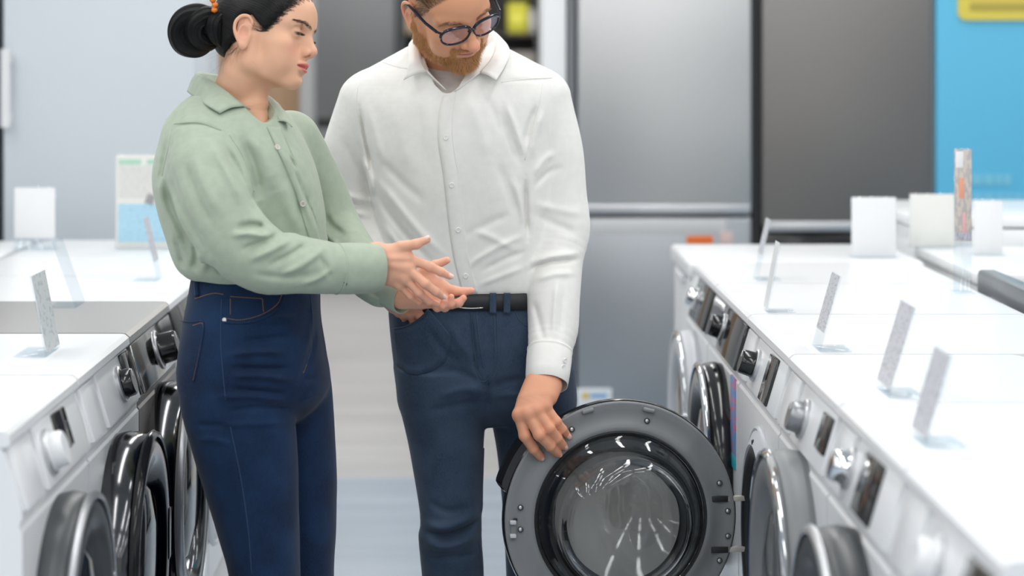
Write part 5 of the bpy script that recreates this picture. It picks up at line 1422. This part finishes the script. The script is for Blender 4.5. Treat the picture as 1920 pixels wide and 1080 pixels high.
    down = (np.array([0.25, 0, -1.0]) + np.stack([np.where(l[:, 0] < 60, .5, 0.1), np.sign(l[:, 1]) * .15, np.zeros(n_)], 1)) @ hf.R.T
    dr = down * .75 + N_ * .55 + g.normal(0, .22, (n_, 3))
    ln = np.where(l[:, 2] < -58, .0135, np.where(l[:, 0] > 60, .0085, .0065)) * g.uniform(.7, 1.25, n_)
    sel = g.random(n_) < .75
    beard = hair_mesh('beard', R_[sel] - N_[sel] * .0004, dr[sel], ln[sel], .00032, bh, body); beard['label'] = 'short ginger brown beard'
    hair_mesh('beard_dark_hairs', R_[~sel] - N_[~sel] * .0004, dr[~sel], ln[~sel] * .9, .00026, bh2, beard)  # darker brown hairs scattered at random through the beard
    hm = hair_mat('short_brown_hair', (.13, .070, .034), .5, strand=False)
    n_ = 7000; R_ = sample_surface(V, Q, np.where(nearhead, hairm, 0) + 1e-9, n_, g); N_ = normals_of(bd, R_); l = hf.loc(R_)
    side = l[:, 2] < 62
    fl = np.where(side[:, None], np.array([[-.5, 0, -.6]]), np.array([[-.8, 0, .5]])) @ hf.R.T
    hair_mesh('hair', R_, fl * .8 + N_ * .45 + g.normal(0, .2, (n_, 3)), np.where(side, .009, .028) * g.uniform(.7, 1.2, n_), .0003, hm, body)
    bm_ = mat('ginger_brow_hair', (.32, .18, .09), .6)
    rr, dd = [], []
    for s in (1, -1):
        for i in range(110):
            t = g.random(); yy = 14 + 36 * t; zz = 39 + 6.5 * math.sin(min(t, .7) / .7 * 1.5) - 7 * max(0, t - .65) / .35 + g.normal(0, 2.6 * (1 - .6 * t)); xx = 99 - .010 * yy ** 2
            rr.append(hf.p((xx, s * yy, zz))); dd.append(hf.R @ np.array([.1 - .4 * t, s * (.6 + .4 * t), .5 - .9 * t]))
    rr = np.array(rr)
    for _ in range(3): rr = rr - normals_of(fd, rr) * (fd(rr) - .0002)[:, None]
    hair_mesh('eyebrow', rr, np.array(dd), g.uniform(.006, .010, len(rr)), .00036, bm_, body)
    # ---- undershirt
    UM = cloth_mat('grey_undershirt', (.60, .565, .54), .8, 900, .1, .2, .03)
    uf = Field()
    uf.tube([at(848, 118, 4.895), at(850, 170, 4.915), at(852, 220, 4.92)], [.068, .082, .105])
    uf.loft([row(150, 770, 930, 4.91, .085), row(180, 720, 980, 4.90, .112), row(240, 720, 990, 4.89, .112)], k=.02)
    uf.half(at(835, 136, 4.83), (-.12, -.62, .92), k=0)
    V2, Q2 = polygonise(uf, (-.25, 4.72, 1.36), (.16, 5.05, 1.56), .003)
    und = mesh_obj('undershirt', V2, Q2, UM, par)
    # ---- shirt
    SM = cloth_mat('white_cotton', (.82, .81, .775), .72, 1000, .07, .1, .02)
    sf = Field()
    sf.loft([row(76, 782, 925, 4.945, .058), row(94, 752, 960, 4.94, .078), row(112, 718, 995, 4.925, .096), row(138, 676, 1040, 4.905, .116), row(165, 655, 1058, 4.895, .126), row(200, 656, 1052, 4.885, .134), row(260, 670, 1042, 4.88, .138), row(330, 690, 1038, 4.88, .136),
             row(400, 702, 1038, 4.885, .132), row(480, 713, 1042, 4.89, .126), row(530, 722, 1048, 4.895, .122), row(551, 730, 1050, 4.90, .116)], n=2.3)
    limb(sf, [(1012, 190, 4.89, .068), (1037, 280, 4.885, .0635), (1044, 365, 4.88, .0635), (1048, 430, 4.87, .065), (1041, 490, 4.84, .0575), (1038, 560, 4.80, .0555), (1037, 615, 4.775, .053), (1032, 655, 4.745, .045), (1031, 668, 4.738, .043)], k=.012, m=36)
    limb(sf, [(692, 192, 4.89, .066), (658, 280, 4.905, .0595), (651, 335, 4.915, .058), (654, 385, 4.92, .059), (672, 432, 4.90, .053), (694, 482, 4.86, .048), (712, 516, 4.83, .044)], k=.012, m=30)
    sf.tube([at(838, 166, 4.765), at(840, 152, 4.80), at(846, 128, 4.86), at(852, 100, 4.92), at(856, 40, 4.96)], [.006, .034, .062, .075, .085], op='s', k=.003, m=16)
    sf.disp += fold([
        # shirt front edge of the placket
        ([(838, 172, 4.76), (826, 200, 4.75), (822, 260, 4.74), (832, 330, 4.74), (842, 420, 4.75), (852, 490, 4.76), (868, 550, 4.77)], 4.75, 2.2, -.8),
        ([(846, 172, 4.76), (835, 200, 4.75), (833, 260, 4.74), (843, 330, 4.74), (853, 420, 4.75), (864, 490, 4.76), (880, 550, 4.77)], 4.75, 6, .6),
        # right of picture: shoulder, armpit
        ([(948, 190, 4.77), (965, 235, 4.76), (985, 295, 4.77)], 4.77, 6, 3.5), ([(938, 205, 4.77), (955, 255, 4.76), (978, 315, 4.77)], 4.77, 7, -3.5),
        ([(1008, 195, 4.79), (992, 235, 4.79), (983, 275, 4.79)], 4.79, 6, -4), ([(1020, 205, 4.80), (1003, 250, 4.80), (994, 300, 4.80)], 4.80, 7, 3),
        ([(985, 330, 4.80), (986, 390, 4.80), (990, 450, 4.80)], 4.80, 5, -7),
        ([(1000, 330, 4.82), (1020, 300, 4.82), (1045, 285, 4.82)], 4.82, 7, 2.2), ([(998, 352, 4.82), (1025, 325, 4.82), (1060, 312, 4.82)], 4.82, 6, -2),
        ([(960, 330, 4.75), (975, 380, 4.76), (985, 430, 4.77)], 4.76, 7, 2.6), ([(930, 300, 4.74), (955, 360, 4.75), (978, 420, 4.76)], 4.75, 9, -2.4),
        # drag lines across the belly
        ([(985, 440, 4.79), (950, 455, 4.77), (905, 480, 4.76), (870, 505, 4.77)], 4.77, 6, 2.6), ([(988, 470, 4.79), (950, 485, 4.77), (900, 510, 4.77)], 4.77, 6, -2.6),
        ([(985, 500, 4.79), (945, 515, 4.78), (895, 535, 4.78)], 4.78, 6, 2.2), ([(960, 400, 4.76), (915, 420, 4.75), (870, 445, 4.75)], 4.75, 8, -2.0),
        ([(880, 430, 4.74), (920, 445, 4.75), (970, 470, 4.77)], 4.76, 7, 2.0),
        # left half
        ([(706, 335, 4.79), (740, 380, 4.76), (790, 440, 4.75), (835, 480, 4.76)], 4.76, 8, 2.6), ([(702, 355, 4.79), (730, 405, 4.77), (780, 465, 4.76), (825, 505, 4.77)], 4.76, 8, -2.6),
        ([(712, 300, 4.77), (750, 340, 4.75), (800, 385, 4.74)], 4.75, 9, -2.0), ([(715, 420, 4.78), (745, 460, 4.77), (785, 500, 4.77)], 4.77, 7, 2.2),
        ([(672, 200, 4.78), (682, 260, 4.78), (700, 330, 4.79)], 4.78, 4, -4.5), ([(690, 195, 4.78), (704, 255, 4.77), (722, 315, 4.77)], 4.77, 8, 2),
        ([(740, 190, 4.76), (755, 260, 4.75), (770, 330, 4.75)], 4.75, 14, 2.2), ([(780, 185, 4.76), (790, 250, 4.75), (800, 330, 4.75)], 4.75, 12, -1.8), ([(880, 180, 4.76), (900, 240, 4.75), (915, 300, 4.75)], 4.75, 12, 2.0), ([(900, 170, 4.77), (925, 210, 4.77), (945, 260, 4.76)], 4.76, 8, -2),
        ([(712, 118, 4.86), (760, 130, 4.83), (790, 128, 4.82)], 4.84, 3, -1.6), ([(1040, 150, 4.84), (990, 150, 4.81), (935, 152, 4.79)], 4.81, 3, -1.4),
        # right sleeve (left of picture)
        ([(612, 385, 4.86), (650, 383, 4.855), (695, 392, 4.86)], 4.86, 5, -6), ([(608, 372, 4.86), (650, 368, 4.855), (700, 380, 4.86)], 4.86, 6, 4.5), ([(615, 402, 4.87), (660, 398, 4.86), (700, 405, 4.86)], 4.86, 6, 4),
        ([(680, 290, 4.85), (695, 335, 4.86), (700, 370, 4.87)], 4.86, 6, 3.5), ([(640, 250, 4.845), (660, 300, 4.85), (690, 350, 4.86)], 4.85, 8, -3), ([(625, 420, 4.87), (665, 440, 4.85), (700, 440, 4.84)], 4.85, 6, -3),
        # left sleeve
        ([(992, 508, 4.79), (1030, 492, 4.785), (1085, 488, 4.80)], 4.79, 4, -5), ([(990, 496, 4.80), (1030, 480, 4.79), (1090, 474, 4.81)], 4.80, 6, 4.5), ([(1000, 525, 4.785), (1040, 512, 4.78), (1080, 512, 4.79)], 4.785, 6, 3),
        ([(1000, 400, 4.81), (1040, 420, 4.81), (1090, 440, 4.83)], 4.82, 8, -2.4), ([(1000, 380, 4.81), (1040, 392, 4.81), (1095, 400, 4.84)], 4.82, 8, 2),
        ([(1046, 520, 4.75), (1040, 570, 4.745), (1036, 630, 4.73)], 4.745, 5, 2.8), ([(1058, 530, 4.76), (1054, 580, 4.75), (1048, 640, 4.73)], 4.75, 5, -2.4), ([(1000, 560, 4.76), (1010, 600, 4.74), (1020, 645, 4.72)], 4.745, 6, -2.4),
        ([(1010, 640, 4.70), (1011, 655, 4.70)], 4.70, 3, -1.3), ([(1026, 640, 4.70), (1026, 655, 4.70)], 4.70, 3, -1.3), ([(1044, 640, 4.70), (1043, 655, 4.70)], 4.70, 3, -1.3)])
    sf.disp.append((lambda P: waves(P, 11, 48, (.2, 0, -.95), .0016), np.array(at(860, 350, 4.8)), 2.0))
    V2, Q2 = polygonise(sf, (-.36, 4.55, .84), (.30, 5.10, 1.60), .0026)
    V2, Q2 = largest_part(V2, Q2)
    shirt = mesh_obj('shirt', V2, Q2, SM, par); shirt['label'] = 'white long-sleeved button shirt'
    cuff('cuff', at(1031, 657, 4.742), at(1025, 721, 4.695), .0468, .0438, SM, shirt)
    cuff('cuff', at(707, 506, 4.84), at(727, 541, 4.815), .0445, .041, SM, shirt)
    co_f = [at(800, 134, 4.775), at(788, 112, 4.80), at(783, 84, 4.86), at(796, 56, 4.96), at(850, 40, 5.02), at(912, 50, 4.99), at(930, 82, 4.90), at(920, 112, 4.82), at(900, 136, 4.775)]
    co_o = [at(757, 150, 4.755), at(766, 120, 4.775), at(765, 92, 4.85), at(780, 74, 4.97), at(850, 62, 5.05), at(930, 70, 5.0), at(956, 96, 4.885), at(948, 122, 4.80), at(930, 151, 4.75)]
    mid = [a.lerp(b_, .5) + Vector((0, -.004, .003)) for a, b_ in zip(co_f, co_o)]
    sheet('collar', [co_f, mid, co_o], SM, shirt, thick=.0026, ru=80, rv=12)
    ins = [at(838, 170, 4.762), at(802, 140, 4.80), at(796, 118, 4.86), at(806, 96, 4.95), at(850, 84, 5.0), at(902, 92, 4.97), at(914, 112, 4.89), at(904, 146, 4.80), at(852, 171, 4.764)]
    sheet('collar_stand', [co_f, ins], SM, shirt, thick=.002, ru=70, rv=8)
    strip_on('placket', sf, [(832, 172), (824, 205), (821, 260), (831, 330), (841, 420), (852, 490), (868, 551)], [(856, 170), (850, 205), (849, 260), (859, 330), (870, 420), (881, 490), (897, 551)], 4.5, .0009, SM, shirt)
    for pl_ in ([(672, 158), (668, 195), (675, 250), (692, 318)], [(1018, 150), (1012, 190), (1000, 240), (984, 300)], [(716, 116), (752, 127), (786, 127)], [(1035, 146), (990, 148), (940, 154)]): seam('seam', sf, pl_, 4.4, .0011, SM, shirt, lift=.0002, n=26)
    bt = mat('white_shirt_button', (.82, .82, .80), .25)
    for px, py in ((836, 258), (847, 347), (859, 431), (873, 517)):
        p, n = hit(sf, px, py, 4.5); disc_on('button', p + n * .0016, n, .0055, .0024, bt, shirt)
    for px, py, d_ in ((1056, 688, 4.70), (1060, 676, 4.705)): disc_on('button', at(px, py, d_ - .018), (.55, -.85, 0), .005, .002, bt, shirt)
    # ---- jeans
    JM = denim_mat('mid_denim', (.020, .036, .066), (.040, .066, .112), (.078, .118, .175))
    jf = Field()
    jf.loft([row(549, 730, 1052, 4.90, .117), row(600, 731, 1060, 4.90, .123), row(660, 736, 1074, 4.90, .126), row(720, 744, 1077, 4.90, .120), row(765, 752, 1076, 4.90, .095), row(795, 790, 1040, 4.90, .05)], n=2.4)
    jf.loft([row(690, 742, 918, 4.885, .108), row(760, 750, 913, 4.885, .104), row(830, 765, 907, 4.88, .090), row(930, 783, 906, 4.87, .082), row(978, 789, 903, 4.868, .080), row(1000, 785, 903, 4.868, .083), row(1080, 791, 908, 4.88, .078), row(1280, 802, 902, 4.89, .070), row(1440, 796, 908, 4.89, .075)], n=2.2, k=.010)
    jf.loft([row(690, 905, 1077, 4.90, .108), row(770, 917, 1079, 4.93, .098), row(850, 932, 1076, 4.955, .088), row(930, 941, 1070, 4.975, .082), row(1000, 946, 1064, 4.985, .080), row(1280, 955, 1056, 5.005, .070), row(1420, 950, 1062, 5.005, .075)], n=2.2, k=.010)
    jl = [([(792, 1004, 4.78), (830, 1008, 4.77), (870, 996, 4.775), (902, 978, 4.80)], 4.78, 6, -7.5), ([(788, 985, 4.78), (830, 992, 4.77), (870, 980, 4.775), (902, 960, 4.80)], 4.78, 8, 6.0), ([(790, 1022, 4.78), (840, 1026, 4.78), (900, 1004, 4.80)], 4.78, 8, 6.8), ([(790, 1052, 4.79), (850, 1046, 4.78), (905, 1040, 4.81)], 4.79, 6, -3.8),
          ([(800, 940, 4.79), (840, 960, 4.78), (880, 950, 4.79)], 4.79, 7, -3.0), ([(905, 720, 4.78), (870, 700, 4.78), (830, 690, 4.78)], 4.78, 8, -3.3), ([(910, 735, 4.78), (870, 730, 4.78), (820, 745, 4.78)], 4.78, 8, 3.3), ([(912, 750, 4.79), (860, 760, 4.78), (800, 770, 4.79)], 4.79, 7, -3.0),
          ([(915, 730, 4.78), (950, 715, 4.78), (990, 710, 4.79)], 4.78, 7, -3.3), ([(918, 745, 4.79), (955, 740, 4.78), (1000, 745, 4.79)], 4.79, 7, 3.0), ([(840, 600, 4.78), (860, 640, 4.78), (890, 680, 4.78)], 4.78, 9, 2.4), ([(800, 610, 4.79), (830, 655, 4.78), (870, 690, 4.78)], 4.78, 8, -2.4),
          ([(880, 585, 4.78), (886, 640, 4.775), (892, 690, 4.78), (905, 718, 4.79)], 4.78, 3, -3.9), ([(891, 585, 4.78), (897, 640, 4.775), (903, 690, 4.78)], 4.78, 5, 3.0), ([(916, 600, 4.78), (920, 640, 4.78), (918, 690, 4.78)], 4.78, 4, -2.1), ([(912, 700, 4.78), (914, 740, 4.79), (914, 775, 4.80)], 4.79, 4, -4.5)]
    jf.disp += fold(jl)
    jf.disp.append((lambda P: waves(P, 21, 42, (.15, 0, 1), .0015), np.array(at(890, 900, 4.9)), 2.0))
    V2, Q2 = polygonise(jf, (-.24, 4.68, 0.0), (.26, 5.10, 1.05), .0045)
    jeans = mesh_obj('jeans', V2, Q2, JM, par); jeans['label'] = 'faded blue straight jeans'
    st = mat('grey_blue_stitching', (.038, .062, .105), .8)
    for pl_ in ([(966, 584), (974, 600), (988, 612)], [(883, 585), (888, 640), (895, 695), (904, 712)], [(893, 585), (899, 640), (906, 690)],
                [(925, 585), (928, 640), (926, 690), (912, 714), (902, 716)], [(931, 585), (934, 642), (932, 694), (916, 720)], [(907, 840), (905, 900), (902, 960)], [(898, 1020), (903, 1078)]):
        seam('stitching', jf, pl_, 4.6, .0011, st, jeans, lift=.0005, n=26)
    seam('pocket_edge', jf, [(806, 580), (797, 591), (781, 604), (762, 613), (746, 616)], 4.6, .0022, JM, jeans, lift=.0114)
    strip_on('pocket_bag', jf, [(746, 616), (762, 613), (781, 604), (797, 591), (806, 580)], [(744, 685), (765, 700), (800, 700), (835, 676), (846, 630)], 4.6, 0, JM, jeans, m=7, lifts=lambda t: .011 * (1 - t) ** 1.6 + .0004)
    sc_ = mat('brown_shoe_leather', (.10, .05, .025), .4); so = mat('dark_shoe_sole', (.04, .035, .03), .6)
    shoe('shoe', sc_, so, par, (at(852, 1400, 4.89).x, 4.96, 0), (-.12, -1, 0)); shoe('shoe', sc_, so, par, (at(1006, 1400, 5.0).x, 5.08, 0), (.15, -1, 0))
    # ---- belt
    BM = mat('black_belt_leather', (.012, .012, .014), .55); add_noise_bump(BM, 600, .15, .0006)
    belt = ring_band('belt', [row(540, 729, 1052, 4.90, .118), row(555, 730, 1052, 4.90, .1185), row(570, 730, 1054, 4.90, .1195)], BM, par, th=.003, out=.0025)
    bk = mat('buckle_steel', (.7, .68, .64), .2, 1.0)
    bf = Field(); bf.loft([row(525, 729, 1052, 4.90, .118 + .006), row(590, 730, 1054, 4.90, .12 + .006)], n=2.4)
    seam('buckle', bf, [(862, 577), (884, 578), (906, 577)], 4.6, .0016, bk, belt, lift=.0008, n=8)
    for px in (924, 950, 1020):
        lp = strip_on('belt_loop', bf, [(px - 6, 549), (px - 6, 566), (px - 6, 587)], [(px + 6, 549), (px + 6, 566), (px + 6, 587)], 4.6, .0045, JM, jeans, n=12, m=3)
    for o in set(bpy.data.objects) - before:
        if o.type == 'MESH': o.data.transform(inv)
    # ---- glasses: a thing of their own, worn by him
    gl = thing('eyeglasses', 'dark navy round-cornered eyeglasses worn by the bearded man', 'glasses', hf.p((98, 0, 26)))
    ginv = Matrix.Translation(-Vector(gl.location)); before = set(bpy.data.objects)
    FM = mat('navy_acetate', (.010, .012, .028), .15)
    LM = bpy.data.materials.new('lens_glass'); LM.use_nodes = True
    nt = LM.node_tree; nt.nodes.clear()
    o_ = nt.nodes.new('ShaderNodeOutputMaterial'); mx = nt.nodes.new('ShaderNodeMixShader'); tr = nt.nodes.new('ShaderNodeBsdfTransparent'); gs = nt.nodes.new('ShaderNodeBsdfGlossy'); lw = nt.nodes.new('ShaderNodeValue')
    lw.outputs[0].default_value = .07; gs.inputs['Roughness'].default_value = .02; gs.inputs['Color'].default_value = (.8, .8, 1, 1); tr.inputs['Color'].default_value = (.97, .96, .98, 1)
    nt.links.new(lw.outputs[0], mx.inputs[0]); nt.links.new(tr.outputs[0], mx.inputs[1]); nt.links.new(gs.outputs[0], mx.inputs[2]); nt.links.new(mx.outputs[0], o_.inputs[0])
    def rim(s, m=48, shrink=0.0):
        out = []
        for i in range(m):
            t = 2 * math.pi * i / m; c, sn = math.cos(t), math.sin(t)
            e = 2.7 if sn > 0 else 2.2
            yy = (28.5 - shrink) * math.copysign(abs(c) ** (2 / e), c); zz = (22.5 - shrink) * math.copysign(abs(sn) ** (2 / e), sn) * (0.92 if sn > 0 else 1.0)
            y_ = s * (33.5 + yy * (1 + .05 * (sn > 0)))
            out.append((107.5 - .0022 * y_ ** 2 + (zz) * .10, y_, 23.5 + zz))
        return out
    b = MB()
    for s in (1, -1):
        loop = rim(s); loop.append(loop[0]); loop.append(loop[1])
        pts = [hf.p(q) for q in loop]; rad = [(.0034 if q[2] > 24 else .0023) for q in loop]
        b.tube(pts, rad, 10, caps=False)
    b.tube([hf.p(q) for q in ((107.4, -8, 26), (109.8, -4.5, 30.5), (110.5, 0, 31.5), (109.8, 4.5, 30.5), (107.4, 8, 26))], .0023, 10)
    for s in (1, -1): b.tube([hf.p(q) for q in ((100.5, s * 59, 33), (99, s * 62, 35.5), (95, s * 66, 36.5), (90, s * 68.5, 36.5))], .0026, 10)
    b.build('frame', FM, gl)
    for s in (1, -1):
        ring = rim(s, 40, .6); V3 = [hf.p((107.6 - .0022 * (s * 33.5) ** 2 + .8, s * 33.5, 23.5))] + [hf.p(q) for q in ring]
        n = len(ring); fwd = (hf.R @ np.array([1.0, 0, 0])) * .0012
        V3 = V3 + [v - fwd for v in V3]
        Fq = [(0, 1 + i, 1 + (i + 1) % n) for i in range(n)] + [(n + 1, n + 2 + (i + 1) % n, n + 2 + i) for i in range(n)]
        mesh_obj('lens', V3, Fq, LM, gl)
        tb = MB(); tb.tube([hf.p(q) for q in ((92, s * 68, 36.5), (60, s * 75.5, 37), (20, s * 79, 38), (0, s * 80, 37.5), (-14, s * 81, 33), (-26, s * 82, 20))], [.0034, .0032, .0030, .0028, .0026, .0028], 10); tb.build('temple', FM, gl)
        pin = MB(); M = Matrix.Translation(hf.p((101.0, s * 58.5, 34.5))) @ Vector(hf.R @ np.array([1.0, s * .35, 0])).to_track_quat('Z', 'Y').to_matrix().to_4x4()
        pin.box((-.0018, -.0006, .001), (.0018, .0006, .0030), .0003, 2, M); pin.build('rivet', mat('gold_rivet', (.9, .65, .25), .25, 1.0), gl)
    for o in set(bpy.data.objects) - before:
        if o.type == 'MESH': o.data.transform(ginv)
    return root
build_man()
